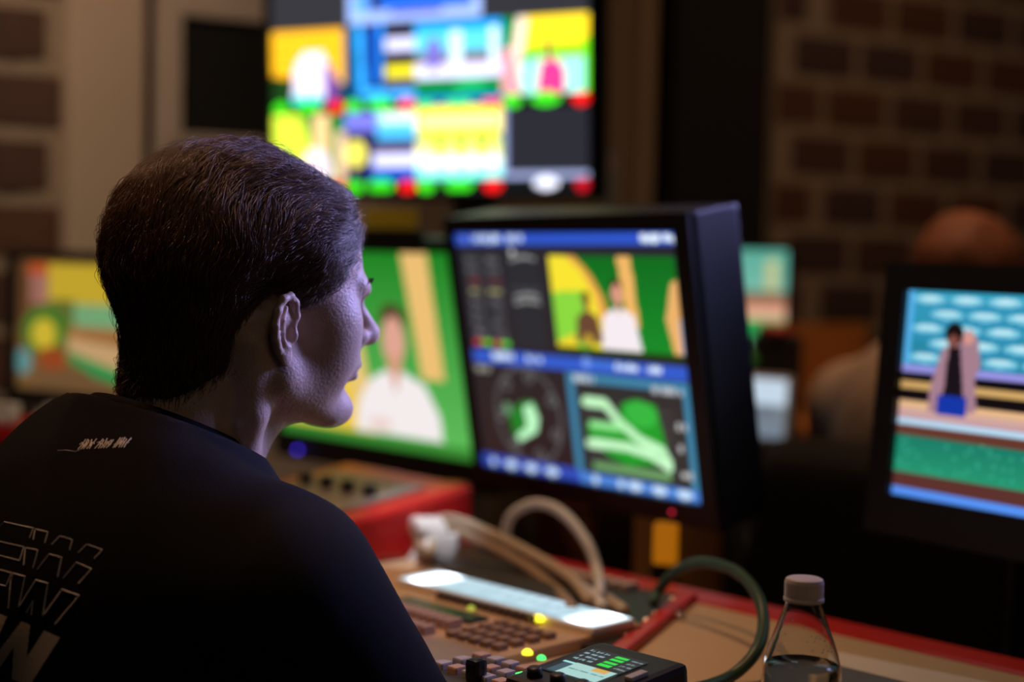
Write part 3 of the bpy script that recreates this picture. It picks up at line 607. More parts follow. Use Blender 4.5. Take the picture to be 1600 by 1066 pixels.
# bottle -----------------------------------------------------------------------
bp_ = atd(1257, 903, 1.19)                                  # top of the cap
bb = Vector((bp_.x, bp_.y, DZ+.0065)); BH = bp_.z-bb.z
bt = thing('water_bottle', 'clear plastic water bottle with a white screw cap, half in view', 'bottle', bb)
M_pet = mat('clear_plastic', (.93, .95, .96), .04, trans=1, ior=1.38)
M_wat = mat('water', (.86, .92, .95), 0, trans=1, ior=1.33)
Mb = Matrix.Translation(bb)
zc = BH
prof = [(.0285, 0), (.0305, .004), (.0305, .02)]
z = .02
while z < zc-.105:
    prof += [(.0302, z), (.0290, z+.006), (.0302, z+.012)]; z += .013
prof += [(.0306, zc-.084), (.0304, zc-.076), (.0294, zc-.067), (.0274, zc-.059), (.0245, zc-.050), (.0212, zc-.041), (.0180, zc-.032), (.0153, zc-.0245), (.0138, zc-.0195), (.0138, zc-.0165), (.0150, zc-.0160), (.0150, zc-.0150), (.0125, zc-.0145), (.0125, zc-.003)]
inner = [(max(.002, r-.0008), zz+(.001 if k == 0 else 0)) for k, (r, zz) in enumerate(prof)]
MB().lathe(prof+inner[::-1], Mb, 48, True).build('bottle_wall', M_pet, bt, smooth=True)
lvl = zc-.066
wp = [(r-.0016, max(zz, .002)) for r, zz in prof if zz < lvl]; wp.append((.0276, lvl)); 
MB().lathe([(.001, .002)]+wp+[(.001, lvl)], Mb, 48, True).build('water', M_wat, bt, smooth=True)
dr = MB(); rd = random.Random(9)
for i in range(46):                                         # condensation beads inside the shoulder
    zz = zc-rd.uniform(.034, .062); a = rd.uniform(0, 6.28); rr = np.interp(zc-zz, [.032, .041, .050, .059, .067], [.0180, .0212, .0245, .0274, .0294])-.0012
    dr.lathe([(.0002, -.0006), (.0006, -.0003), (.0007, 0), (.0004, .0005)], Mb @ Matrix.Translation((rr*math.cos(a), rr*math.sin(a), zz)), 6)
dr.build('droplets', M_wat, bt, smooth=True)['kind'] = 'stuff'
cp = MB(); n = 60; v = []
capp = [(.0146, zc-.0145), (.0148, zc-.012), (.0148, zc-.0035), (.0140, zc-.0008), (.0125, zc), (.0, zc)]
for r, zz in capp:
    for i in range(n):
        a = 2*math.pi*i/n; rr = r+(.00015 if (i % 2 and .0145 < r) else 0); v.append(Mb @ Vector((rr*math.cos(a), rr*math.sin(a), zz)))
cp.add(v, [(j*n+i, j*n+(i+1) % n, (j+1)*n+(i+1) % n, (j+1)*n+i) for j in range(len(capp)-1) for i in range(n)])
cap = cp.build('cap', mat('cap_white', (.72, .66, .64), .45), bt)
MB().lathe([(.0152, zc-.0178), (.0154, zc-.0170), (.0154, zc-.0150), (.0149, zc-.0146)], Mb, 40, False).build('tamper_ring', mat('cap_white', (.72, .66, .64), .45), cap, smooth=True)

# small things on the shelf and behind the monitors ---------------------------
def carton(name, label, px, py, d, size, m, cat, z0, yaw=-43):
    p = atd(px, py, d); M = Matrix.Translation((p.x, p.y, z0)) @ Matrix.Rotation(R_(yaw), 4, 'Z')
    t = thing(name, label, cat, (p.x, p.y, z0)); h = size[2]
    MB().box((0, 0, h*.45), (size[0], size[1], h*.9), M, .002).build('box_body', m, t)
    MB().box((0, 0, h*.94), (size[0]+.003, size[1]+.003, h*.12), M, .002).build('box_lid', m, t); return t
def top_at(px, py, d): return atd(px, py, d).z
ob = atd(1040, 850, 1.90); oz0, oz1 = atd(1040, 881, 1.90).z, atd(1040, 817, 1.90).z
tl = thing('orange_glow_block', 'glowing orange block below the right corner of the waveform monitor', 'lamp', (ob.x, ob.y, SZ))
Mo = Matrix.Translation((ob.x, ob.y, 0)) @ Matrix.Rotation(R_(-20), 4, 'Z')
MB().box((0, 0, (oz0+oz1)/2), (.027, .022, oz1-oz0), Mo, .003).build('lens', led('orange_glow', (.62, .19, .004), .55), tl)  # orange block's brightness comes from emission in its material
MB().box((0, .002, (SZ+oz0)/2), (.03, .026, oz0-SZ), Mo, .002).build('block_base', M_black, tl)
carton('brown_carton', 'dull brown carton below the middle of the waveform monitor', 893, 800, 2.21, (.085, .05, top_at(893, 768, 2.21)-SZ), M_brown, 'box', SZ, -30)
carton('amber_carton', 'dark amber carton below the gap between two monitors', 708, 775, 2.22, (.034, .03, top_at(708, 755, 2.22)-SZ), mat('amber_card', (.30, .10, .02), .6, noise=.2), 'box', SZ)
gm = MG @ Vector((-.0, .04, .135+.018))
yc = MB(); My = Matrix.Translation(atd(612, 345, 2.33)) @ Matrix.Rotation(R_(-20), 4, 'Z')
yb = atd(612, 366, 2.33)
yt = thing('yellow_card_stand', 'yellow card standing on the monitor behind the forehead', 'card', yb)
MB().box((0, 0, 0), (.085, .004, .036), My, .001).build('card', M_yellow, yt); MB().box((0, .008, -.03), (.09, .03, .035), My, .002).build('holder', M_black, yt)
# print pinned on the wall right of the television
pz = (wall_z(945, 275, .02)); ps = wall_s(944, .02)
pr = thing('pinned_print', 'small blurred portrait print on the wall right of the television', 'print', W0+wt*ps+Vector((0, 0, pz))+wn*.025)
MB().box((ps, -.022, pz), (.04, .004, .115), MW).build('print_sheet', mat('print_blue', (.16, .21, .24), .7), pr)
MB().lathe([(.016, 0), (.016, .003)], MW @ Matrix.Translation((ps-.004, -.024, pz+.03)) @ Matrix.Rotation(R_(90), 4, 'X'), 14).build('portrait_spot', mat('print_pink', (.5, .26, .2), .7), pr)
# left edge: red tray, cup and grey keyboard beside the left monitor
lt = atd(22, 664, 2.30)
tr_ = thing('red_tray', 'red tray at the left edge below the far left monitor', 'tray', (lt.x, lt.y, lt.z-.02))
Mt = Matrix.Translation((lt.x, lt.y, lt.z-.02)) @ Matrix.Rotation(R_(-35), 4, 'Z')
MB().box((0, 0, .004), (.16, .10, .008), Mt, .002).build('tray_floor', M_red, tr_)
for (x, y, sx, sy) in ((0, .048, .16, .006), (0, -.048, .16, .006), (.077, 0, .006, .1), (-.077, 0, .006, .1)): MB().box((x, y, .014), (sx, sy, .024), Mt, .002).build('tray_rim', M_red, tr_)
MB().box((0, 0, -(lt.z-.02-DZ)/2), (.10, .07, lt.z-.02-DZ), Mt, .003).build('tray_pedestal', M_black, tr_)
cpz = lt.z-.012; cq = atd(10, 684, 2.27)
cu_ = thing('paper_cup', 'pale paper cup in the red tray at the left edge', 'cup', (cq.x, cq.y, cpz))
Mq = Matrix.Translation((cq.x, cq.y, cpz)); MB().lathe([(.015, 0), (.020, .045), (.0195, .045), (.0145, .002)], Mq, 20).build('cup_wall', M_paper, cu_, smooth=True); MB().lathe([(.0198, .043), (.0212, .0445), (.0198, .046)], Mq, 20, False).build('cup_rim', M_paper, cu_, smooth=True)
gl = atd(122, 636, 2.42)
ku = thing('grey_keyboard', 'grey keyboard leaning below the far left monitor with a green light', 'keyboard', atd(90, 660, 2.42))
MKy = Matrix.Translation(atd(85, 650, 2.42)) @ Matrix.Rotation(R_(-40), 4, 'Z') @ Matrix.Rotation(R_(-58), 4, 'X')
MB().box((0, .012, 0), (.11, .012, .07), MKy, .003).build('keyboard_body', M_grey, ku)
for r in range(3):
    for c_ in range(6): MB().box((-.042+c_*.017, .004, -.02+r*.02), (.013, .008, .015), MKy, .001).build('key', M_grey, ku)
kp = MKy.translation; MB().box((kp.x, kp.y+.02, (kp.z+DZ)/2), (.03, .02, kp.z-DZ), None, .002).build('prop_stand', M_black, ku)
MB().lathe([(.007, 0), (.007, .003), (.003, .006)], Matrix.Translation(gl) @ Matrix.Rotation(R_(90), 4, 'X'), 12).build('indicator', L_dgrn, ku)

# ================================================================== PEOPLE: signed-distance modelling + surface nets
class Vol:
    def __init__(s, lo, hi, h, pad=.012):
        s.lo = np.array(lo, float); s.h = h; s.n = tuple(int(round((b-a)/h))+1 for a, b in zip(lo, hi)); s.V = np.full(s.n, .2, np.float32); s.pad = pad
        s.ax = [np.arange(s.n[i], dtype=np.float32)*h+np.float32(lo[i]) for i in range(3)]
    def sub(s, a, b):
        i0 = [max(0, int((a[k]-s.lo[k])/s.h)) for k in range(3)]; i1 = [min(s.n[k], int((b[k]-s.lo[k])/s.h)+2) for k in range(3)]
        if any(i1[k] <= i0[k] for k in range(3)): return None
        sl = tuple(slice(i0[k], i1[k]) for k in range(3))
        return sl, s.ax[0][sl[0]][:, None, None], s.ax[1][sl[1]][None, :, None], s.ax[2][sl[2]][None, None, :]
    def mix(s, sl, d, k, cut):
        a = s.V[sl]
        if cut:
            d = -d; h = np.clip(.5-.5*(a-d)/k, 0, 1) if k else None
            s.V[sl] = np.maximum(a, d) if not k else a*(1-h)+d*h+k*h*(1-h)
        else:
            if not k: s.V[sl] = np.minimum(a, d)
            else:
                h = np.clip(.5+.5*(a-d)/k, 0, 1); s.V[sl] = a*(1-h)+d*h-k*h*(1-h)
    def ell(s, c, r, k=0, rot=None, cut=False):
        R = max(r) if rot is not None else None; m = s.pad+k
        e = [(R or r[i])+m for i in range(3)]
        q = s.sub([c[i]-e[i] for i in range(3)], [c[i]+e[i] for i in range(3)])
        if q is None: return
        sl, X, Y, Z = q; x, y, z = X-c[0], Y-c[1], Z-c[2]
        if rot is not None:
            A = np.array(rot, np.float32); x, y, z = A[0][0]*x+A[0][1]*y+A[0][2]*z, A[1][0]*x+A[1][1]*y+A[1][2]*z, A[2][0]*x+A[2][1]*y+A[2][2]*z
        k0 = np.sqrt((x/r[0])**2+(y/r[1])**2+(z/r[2])**2)+1e-6; k1 = np.sqrt((x/r[0]**2)**2+(y/r[1]**2)**2+(z/r[2]**2)**2)+1e-6
        s.mix(sl, k0*(k0-1)/k1, k, cut)
    def cap(s, a, b, ra, rb, k=0, cut=False):
        m = max(ra, rb)+s.pad+k; a = np.array(a, float); b = np.array(b, float)
        q = s.sub(np.minimum(a, b)-m, np.maximum(a, b)+m)
        if q is None: return
        sl, X, Y, Z = q; d = b-a; L = float(d@d)+1e-12
        t = np.clip(((X-a[0])*d[0]+(Y-a[1])*d[1]+(Z-a[2])*d[2])/L, 0, 1)
        s.mix(sl, np.sqrt((X-a[0]-t*d[0])**2+(Y-a[1]-t*d[1])**2+(Z-a[2]-t*d[2])**2)-(ra+(rb-ra)*t), k, cut)
    def chain(s, pts, rs, k=0, cut=False):
        for i in range(len(pts)-1): s.cap(pts[i], pts[i+1], rs[i], rs[i+1], k, cut)
    def sample(s, P):
        f = (P-s.lo)/s.h; i = np.clip(f.astype(int), 0, np.array(s.n)-2); t = np.clip(f-i, 0, 1); o = 0
        for dx in (0, 1):
            for dy in (0, 1):
                for dz in (0, 1):
                    wgt = (t[:, 0] if dx else 1-t[:, 0])*(t[:, 1] if dy else 1-t[:, 1])*(t[:, 2] if dz else 1-t[:, 2])
                    o = o+wgt*s.V[i[:, 0]+dx, i[:, 1]+dy, i[:, 2]+dz]
        return o
    def grad(s, P, e=.002):
        g = np.stack([s.sample(P+np.eye(3)[k]*e)-s.sample(P-np.eye(3)[k]*e) for k in range(3)], -1)
        return g/(np.linalg.norm(g, axis=1, keepdims=True)+1e-9)
    def mesh(s):                                            # naive surface nets
        V = s.V; n = np.array(s.n)-1; ins = V < 0
        cnt = np.zeros(tuple(n), np.uint8)
        for dx in (0, 1):
            for dy in (0, 1):
                for dz in (0, 1): cnt += ins[dx:dx+n[0], dy:dy+n[1], dz:dz+n[2]]
        c = np.argwhere((cnt > 0) & (cnt < 8)); idx = -np.ones(tuple(n), np.int32); idx[tuple(c.T)] = np.arange(len(c))
        acc = np.zeros((len(c), 3)); num = np.zeros(len(c))
        cor = [(x, y, z) for x in (0, 1) for y in (0, 1) for z in (0, 1)]
        for a in cor:
            for ax in range(3):
                if a[ax]: continue
                b = list(a); b[ax] = 1
                va = V[tuple((c+a).T)]; vb = V[tuple((c+b).T)]; m = (va < 0) != (vb < 0)
                t = va[m]/(va[m]-vb[m]); p = np.array(a, float)[None]*np.ones((m.sum(), 1)); p[:, ax] = t
                acc[m] += p; num[m] += 1
        P = s.lo+(c+acc/num[:, None])*s.h
        F = []
        for ax in range(3):
            u, v = (ax+1) % 3, (ax+2) % 3
            A = [slice(1, -1)]*3; A[ax] = slice(0, -1); B = list(A); B[ax] = slice(1, None)
            ia, ib = ins[tuple(A)], ins[tuple(B)]
            e = np.argwhere(ia != ib); flip = ia[tuple(e.T)]
            for k in range(3):
                if k != ax: e[:, k] += 1
            du = np.zeros(3, int); du[u] = 1; dvv = np.zeros(3, int); dvv[v] = 1
            ok = np.all((e < n) & (e-du-dvv >= 0), axis=1); e = e[ok]; flip = flip[ok]
            q = np.stack([idx[tuple((e-du-dvv).T)], idx[tuple((e-dvv).T)], idx[tuple(e.T)], idx[tuple((e-du).T)]], -1)
            q[~flip] = q[~flip][:, ::-1]
            F.append(q[(q >= 0).all(1)])
        return P, np.concatenate(F)
def np_mesh(name, P, F, m, parent=None, base=None, mats=None):
    me = bpy.data.meshes.new(name); me.vertices.add(len(P)); me.vertices.foreach_set('co', np.asarray(P, np.float32).ravel())
    me.loops.add(len(F)*4); me.loops.foreach_set('vertex_index', F.astype(np.int32).ravel())
    me.polygons.add(len(F)); me.polygons.foreach_set('loop_start', np.arange(len(F), dtype=np.int32)*4); me.polygons.foreach_set('use_smooth', np.ones(len(F), bool))
    me.update(calc_edges=True); me.validate()
    me.materials.append(m); o = bpy.data.objects.new(name, me); col.objects.link(o)
    if parent: o.parent = parent
    return o
def vnoise(P, f, seed=0):                                   # cheap smooth noise from a few random sines
    r = np.random.default_rng(seed); o = 0
    for i in range(6):
        k = r.normal(size=3); k /= np.linalg.norm(k); o = o+np.sin(P@k*f*r.uniform(.6, 1.6)+r.uniform(0, 6.3))
    return o/6

def skull(V):
    V.ell((-.034, 0, .030), (.106, .077, .080)); V.ell((.031, 0, .012), (.066, .066, .071), .03); V.ell((-.072, 0, .006), (.058, .066, .068), .03)
def make_head(h):
    """head and neck; x forward, y left, z up, origin between the ears at eye height"""
    V = Vol((-.175, -.115, -.255), (.145, .115, .14), h); skull(V)
    V.ell((.042, 0, -.052), (.050, .054, .074), .03)                                   # face
    for s in (-1, 1):
        V.cap((-.008, .052*s, -.055), (.004, .049*s, -.088), .018, .017, .03); V.cap((.004, .049*s, -.088), (.072, .018*s, -.119), .017, .014, .025)   # jaw
        V.ell((.055, .043*s, -.030), (.026, .022, .022), .025)                          # cheekbone
        V.ell((.058, .036*s, -.062), (.026, .022, .030), .03)                           # cheek
        V.cap((.082, .042*s, .005), (.0985, .010*s, .004), .009, .0105, .012)             # brow
        V.ell((.098, .030*s, -.0135), (.018, .020, .0125), .010, cut=True)                # socket
        V.ell((.0725, .032*s, -.014), (.0135, .0135, .0125), .004)                      # eyeball and lids
        V.cap((.078, .044*s, -.011), (.0855, .026*s, -.009), .0028, .0032, .003); V.cap((.078, .044*s, -.020), (.0835, .026*s, -.021), .0024, .0026, .003)
        V.ell((.1015, .0130*s, -.0430), (.0105, .0078, .0085), .006)                     # wing of the nose
        V.ell((.1055, .0065*s, -.0520), (.0055, .0035, .004), .003, cut=True)           # nostril
    V.cap((.0975, 0, -.011), (.1175, 0, -.035), .0078, .0088, .009); V.ell((.1162, 0, -.0405), (.0116, .0112, .0108), .006)     # bridge, tip
    V.ell((.089, 0, -.068), (.016, .030, .020), .016)                                   # muzzle
    V.ell((.1010, 0, -.0705), (.0075, .021, .0055), .005); V.ell((.0990, 0, -.0825), (.0078, .019, .0062), .005)              # lips
    V.cap((.1075, .022, -.0765), (.1075, -.022, -.0765), .0014, .0014, .002, cut=True)
    V.ell((.1055, 0, -.0955), (.009, .018, .0055), .008, cut=True)
    V.ell((.0885, 0, -.1160), (.0185, .022, .0170), .018)                                 # chin
    # neck with its two front straps
    V.cap((-.050, 0, -.06), (-.080, 0, -.225), .058, .063, .03); V.cap((.006, 0, -.110), (-.045, 0, -.235), .030, .042, .035)
    for s in (-1, 1):
        V.chain([(-.030, .060*s, -.060), (-.018, .050*s, -.125), (-.010, .022*s, -.215)], [.016, .013, .011], .014)
        # ear
        E0 = np.array((-.006, .0795*s, -.043)); e1 = np.array((-math.cos(R_(30)), math.sin(R_(30))*s, -.05)); e1 /= np.linalg.norm(e1)
        e3 = np.array((-.16, .05*s, 1.)); e3 -= e1*(e3@e1); e3 /= np.linalg.norm(e3); e2 = np.cross(e3, e1); e2 *= np.sign(e2[1]*s)
        q = lambda a, b, c: E0+e1*a+e2*b+e3*c
        V.ell(q(.001, -.003, .001), (.0165, .0034, .028), .003, rot=[e1, e2, e3])
        V.ell(q(-.008, -.008, -.002), (.010, .008, .020), .006, rot=[e1, e2, e3])
        V.chain([q(-.009, .002, -.001), q(-.0145, .002, .012), q(-.010, .003, .0245), q(-.001, .0035, .0305), q(.009, .0035, .027), q(.0160, .003, .016), q(.0175, .0025, .002), q(.0140, .002, -.011), q(.008, .0015, -.020)], [.0026, .0030, .0033, .0034, .0036, .0037, .0035, .0032, .003], .004)
        V.chain([q(.002, .002, .019), q(.0075, .0025, .008), q(.0075, .0025, -.003), q(.003, .0025, -.013), q(-.005, .002, -.0165)], [.0024, .0030, .0032, .003, .0028], .0025)
        V.ell(q(-.0035, .0035, -.004), (.0075, .0052, .0095), .003, rot=[e1, e2, e3], cut=True)
        V.ell(q(-.0125, .001, -.006), (.0040, .0048, .0062), .004, rot=[e1, e2, e3])
        V.ell(q(-.0035, .000, -.0255), (.0085, .0042, .0095), .004, rot=[e1, e2, e3])
    return V
def poly_sd(x, z, pts):                                     # signed distance to a polygon, positive inside
    d = np.full(np.broadcast(x, z).shape, 9.); ins = np.zeros(d.shape, bool); n = len(pts)
    for i in range(n):
        (x0, z0), (x1, z1) = pts[i], pts[(i+1) % n]; dx, dz = x1-x0, z1-z0
        t = np.clip(((x-x0)*dx+(z-z0)*dz)/(dx*dx+dz*dz), 0, 1); d = np.minimum(d, np.hypot(x-x0-t*dx, z-z0-t*dz))
        if z0 != z1: ins ^= ((z0 > z) != (z1 > z)) & (x < (x1-x0)*(z-z0)/(z1-z0)+x0)
    return np.where(ins, d, -d)
HAIRLINE = [(.15, .062), (.092, .050), (.078, .030), (.068, .008), (.056, -.010), (.040, -.024), (.022, -.036), (.010, -.058), (.003, -.060), (.002, -.020), (-.016, -.020), (-.024, -.055), (-.034, -.098), (-.060, -.125), (-.085, -.150), (-.21, -.155), (-.21, .25), (.15, .25)]
def sstep(a, b, x): t = np.clip((x-a)/(b-a), 0, 1); return t*t*(3-2*t)
def make_hair(h):
    V = Vol((-.200, -.125, -.175), (.135, .125, .185), h, pad=.05); skull(V)
    V.cap((-.050, 0, -.06), (-.080, 0, -.225), .057, .062, .03)
    X, Z = V.ax[0][:, None], V.ax[2][None, :]
    d = poly_sd(X.astype(float), Z.astype(float), HAIRLINE)
    T = -.005 + .0065*sstep(.002, .016, d) + .0105*sstep(.008, .05, d)
    T = T + .004*sstep(.075, .12, Z)*sstep(.06, -.02, X)                            # volume on top
    T = T + .004*np.exp(-((X-.070)/.03)**2-((Z-.080)/.025)**2)*(d > 0)                   # front wave
    T = T - .007*sstep(-.06, -.14, Z)                                                   # tapered nape
    V.V -= T[:, None, :].astype(np.float32)
    Pg = np.stack(np.meshgrid(*V.ax, indexing='ij'), -1).reshape(-1, 3)
    nz = (vnoise(Pg, 70, 3)*(.0022+.0022*sstep(.05, .1, Pg[:, 2]))+vnoise(Pg*np.array([.5, 1, .5]), 190, 5)*.0010).reshape(V.n)
    V.V += (nz*np.clip(d/.03, 0, 1)[:, None, :]).astype(np.float32)
    return V
M_skin = mat('skin', (.50, .36, .30), .48, noise=.16, nscale=90, bump=.38, bscale=400, sss=.12)
def hair_shell_mat(name, c):
    m = mat(name, c, .6, noise=.6, nscale=55, bump=.8, bscale=180, spec=.2); return m

def relax(P, F, it):                                        # light smoothing that irons out the grid steps
    E = np.unique(np.sort(np.concatenate([F[:, [0, 1]], F[:, [1, 2]], F[:, [2, 3]], F[:, [3, 0]]]), axis=1), axis=0)
    n = np.bincount(E.ravel(), minlength=len(P))[:, None]
    for _ in range(it):
        A = np.stack([np.bincount(E[:, 0], P[E[:, 1], k], len(P))+np.bincount(E[:, 1], P[E[:, 0], k], len(P)) for k in range(3)], -1)
        P = P*.5+.5*A/np.maximum(n, 1)
    return P
def head_pose(loc, phi, pitch, roll=0):
    return Matrix.Translation(loc) @ Matrix.Rotation(R_(phi), 4, 'Z') @ Matrix.Rotation(R_(pitch), 4, 'Y') @ Matrix.Rotation(R_(roll), 4, 'X') @ Matrix.Scale(.9, 4)
def xf(M, P): A = np.array(M); return P @ A[:3, :3].T + A[:3, 3]

def make_torso(h, grow, arms, low=-.46, long=False):
    """torso and upper arms; x forward, y left, z up, origin at the base of the neck. grow>0 gives the shirt"""
    g = grow
    V = Vol((-.26, -.34, low), (.36, .34, .10), h, pad=.03)
    V.ell((-.012, 0, -.155), (.122+g, .175+g, .20+g)); V.ell((-.030, 0, -.34), (.120+g, .160+g, .22+g), .06)
    V.ell((-.055, 0, -.12), (.085+g, .135+g, .13+g), .05)
    V.cap((-.006, -.008, -.04), (.016, -.012, .035), .062+g, .056+g, .045)
    for s, (el, wr) in zip((-1, 1), arms):
        sh = (.015, .182*s, -.094)
        V.cap((-.020, .05*s, -.042), (.0, .165*s, -.084), .045+g, .048+g, .06)
        V.cap(sh, el, .060+g*1.3, .047+g*1.9, .045)
        if long: V.cap(el, wr, .042+g, .030+g, .03)
    return V
def make_forearm(V, el, wr, hd, s):
    V.cap(el, wr, .042, .027, .02)
    d = (np.array(hd)-np.array(wr)); d = d/np.linalg.norm(d); side = np.cross(d, (0, 0, 1.)); side /= np.linalg.norm(side); up = np.cross(side, d)
    w_ = np.array(wr); pc = w_+d*.05
    V.cap(w_, w_+d*.02, .026, .024, .015)
    for j in range(4): V.cap(w_+d*.02+side*(j-1.5)*.010, w_+d*.085+side*(j-1.5)*.019, .013, .011, .012)
    for j, L in enumerate((.036, .043, .040, .031)):
        k0 = w_+d*.088+side*(j-1.5)*.020; k1 = k0+d*L*.95-up*.006; k2 = k1+d*L*.5-up*.022; k3 = k2+d*L*.25-up*.022
        V.chain([k0, k1, k2, k3], [.0098, .009, .0085, .0075], .003)
    t0 = w_+d*.03-side*s*.024; t1 = t0+d*.035-side*s*.022-up*.006; t2 = t1+d*.032-side*s*.004-up*.008
    V.chain([t0, t1, t2], [.013, .0105, .0085], .006)

def make_person(name, label, T0, phi_t, lean, H0, phi_h, pitch_h, fine, arms, hands, shirt_mat, shirt_name, hair_cols, long=False):
    MTt = Matrix.Translation(T0) @ Matrix.Rotation(R_(phi_t), 4, 'Z') @ Matrix.Rotation(R_(lean), 4, 'Y')
    MH = head_pose(H0, phi_h, pitch_h)
    base = Vector((T0[0], T0[1], 0)); bnp = np.array(base)
    VH = make_head(.0017 if fine else .004); P, F = VH.mesh(); P = relax(P, F, 3 if fine else 1); P = xf(MH, P)-bnp
    VT = make_torso(.010 if fine else .012, -.012, arms, low=-.54, long=True)
    for s, (el, wr), hd in zip((-1, 1), arms, hands): pass
    P2, F2 = VT.mesh(); P2 = xf(MTt, P2)-bnp
    Ps, Fs = [P, P2], [F, F2]
    for s, (el, wr), hd in zip((-1, 1), arms, hands):
        lo = np.minimum(np.minimum(el, wr), hd)-.12; hi = np.maximum(np.maximum(el, wr), hd)+.12
        VA = Vol(lo, hi, .004 if fine else .006); make_forearm(VA, el, wr, hd, s); p, f = VA.mesh(); Ps.append(xf(MTt, p)-bnp); Fs.append(f)
    off = 0; FF = []
    for p, f in zip(Ps, Fs): FF.append(f+off); off += len(p)
    body = np_mesh(name, np.concatenate(Ps), np.concatenate(FF), M_skin); body.location = base; body['_b'] = tuple(base)
    tag(body, label, 'person')
    # shirt
    VS = make_torso(.006 if fine else .012, .006, arms, long=long)
    P, F = VS.mesh()
    # open the neck: drop faces above the collar plane
    cz = P[:, 2] - (.044 - .45*(P[:, 0]+.047))                # collar plane, lower toward the chest
    rad = np.hypot(P[:, 0]-.012, P[:, 1]+.012)
    keep = ~((cz > 0) & (rad < .12))
    nrm = np.zeros_like(P)
    wr_ = vnoise(P*np.array([1, 1, .6]), 38, 11)*.0040 + vnoise(P*np.array([1, 1.4, .7]), 85, 12)*.0018
    g = VS.grad(P); P = P + g*wr_[:, None]
    F = F[keep[F].any(1)]; P[~keep, 2] -= cz[~keep]*.97
    us = np.unique(F); mp = -np.ones(len(P), int); mp[us] = np.arange(len(us)); P = P[us]; F = mp[F]
    shirt = np_mesh(shirt_name, xf(MTt, P)-bnp, F, shirt_mat, body); shirt['_b'] = tuple(base)
    so = shirt.modifiers.new('thickness', 'SOLIDIFY'); so.thickness = .004; so.offset = 1
    # collar band around the neck
    ring = []
    for i in range(41):
        a = 2*math.pi*i/40; x = .018+.066*math.cos(a); y = -.012+.068*math.sin(a); z = .044-.45*(x+.047)+.003
        ring.append(MTt @ Vector((x, y, z)))
    MB().tube(ring, .0075 if fine else .009, 8, 2, False).build('collar', shirt_mat, shirt, smooth=True)
    # trousers: seated legs down to the floor
    VL = Vol((-.22, -.30, -1.0), (.62, .30, -.30), .016, pad=.05)
    VL.ell((-.02, 0, -.44), (.135, .175, .11))
    zf = -float(T0[2])
    for s in (-1, 1): VL.chain([(.0, .09*s, -.46), (.42, .12*s, -.43), (.40, .12*s, zf+.10)], [.09, .068, .05], .03); VL.cap((.38, .12*s, zf+.05), (.52, .13*s, zf+.045), .045, .04, .03)
    P, F = VL.mesh(); MT0 = Matrix.Translation(T0) @ Matrix.Rotation(R_(phi_t), 4, 'Z')
    tr = np_mesh('trousers', xf(MT0, P)-bnp, F, mat('dark_trousers', (.012, .012, .018), .9), body)
    # hair
    VV = make_hair(.0026 if fine else .005); P, F = VV.mesh()
    hair = np_mesh('hair', xf(MH, P)-bnp, F, hair_shell_mat('hair_mass_dark' if fine else 'hair_mass_red', hair_cols[0]), body); hair['_b'] = tuple(base)
    return body, shirt, hair, VV, MH, MTt, base

# --- the operator in front
FT, PHH, PPH = 45, 31, 6
H0 = atd(591, 520, 1.41) - head_pose((0, 0, 0), PHH, PPH) @ Vector((.1277, 0, -.037))      # the tip of the nose fixes the head
nb_ = head_pose(H0, PHH, 0) @ Vector((-.085, 0, -.19))                                    # base of the neck
T0 = Vector((nb_.x+.03*math.cos(R_(FT))-.048, nb_.y+.03*math.sin(R_(FT))-.01, .93))
armsA = (((.165, -.215, -.315), (.36, -.16, -.335)), ((.12, .22, -.315), (.34, .15, -.335)))
handsA = ((.5, -.11, -.345), (.48, .10, -.345))
M_shirt = mat('black_tee', (.0052, .0050, .0062), .92, noise=.25, nscale=300, bump=.25, bscale=900, spec=.15)
op, shirt, hair, HV, MH, MTt, obase = make_person('person', 'person in black printed T-shirt seen from behind, watching the monitors', T0, FT, 0, H0, PHH, PPH, True, armsA, handsA, M_shirt, 'shirt', [(.010, .007, .006)])

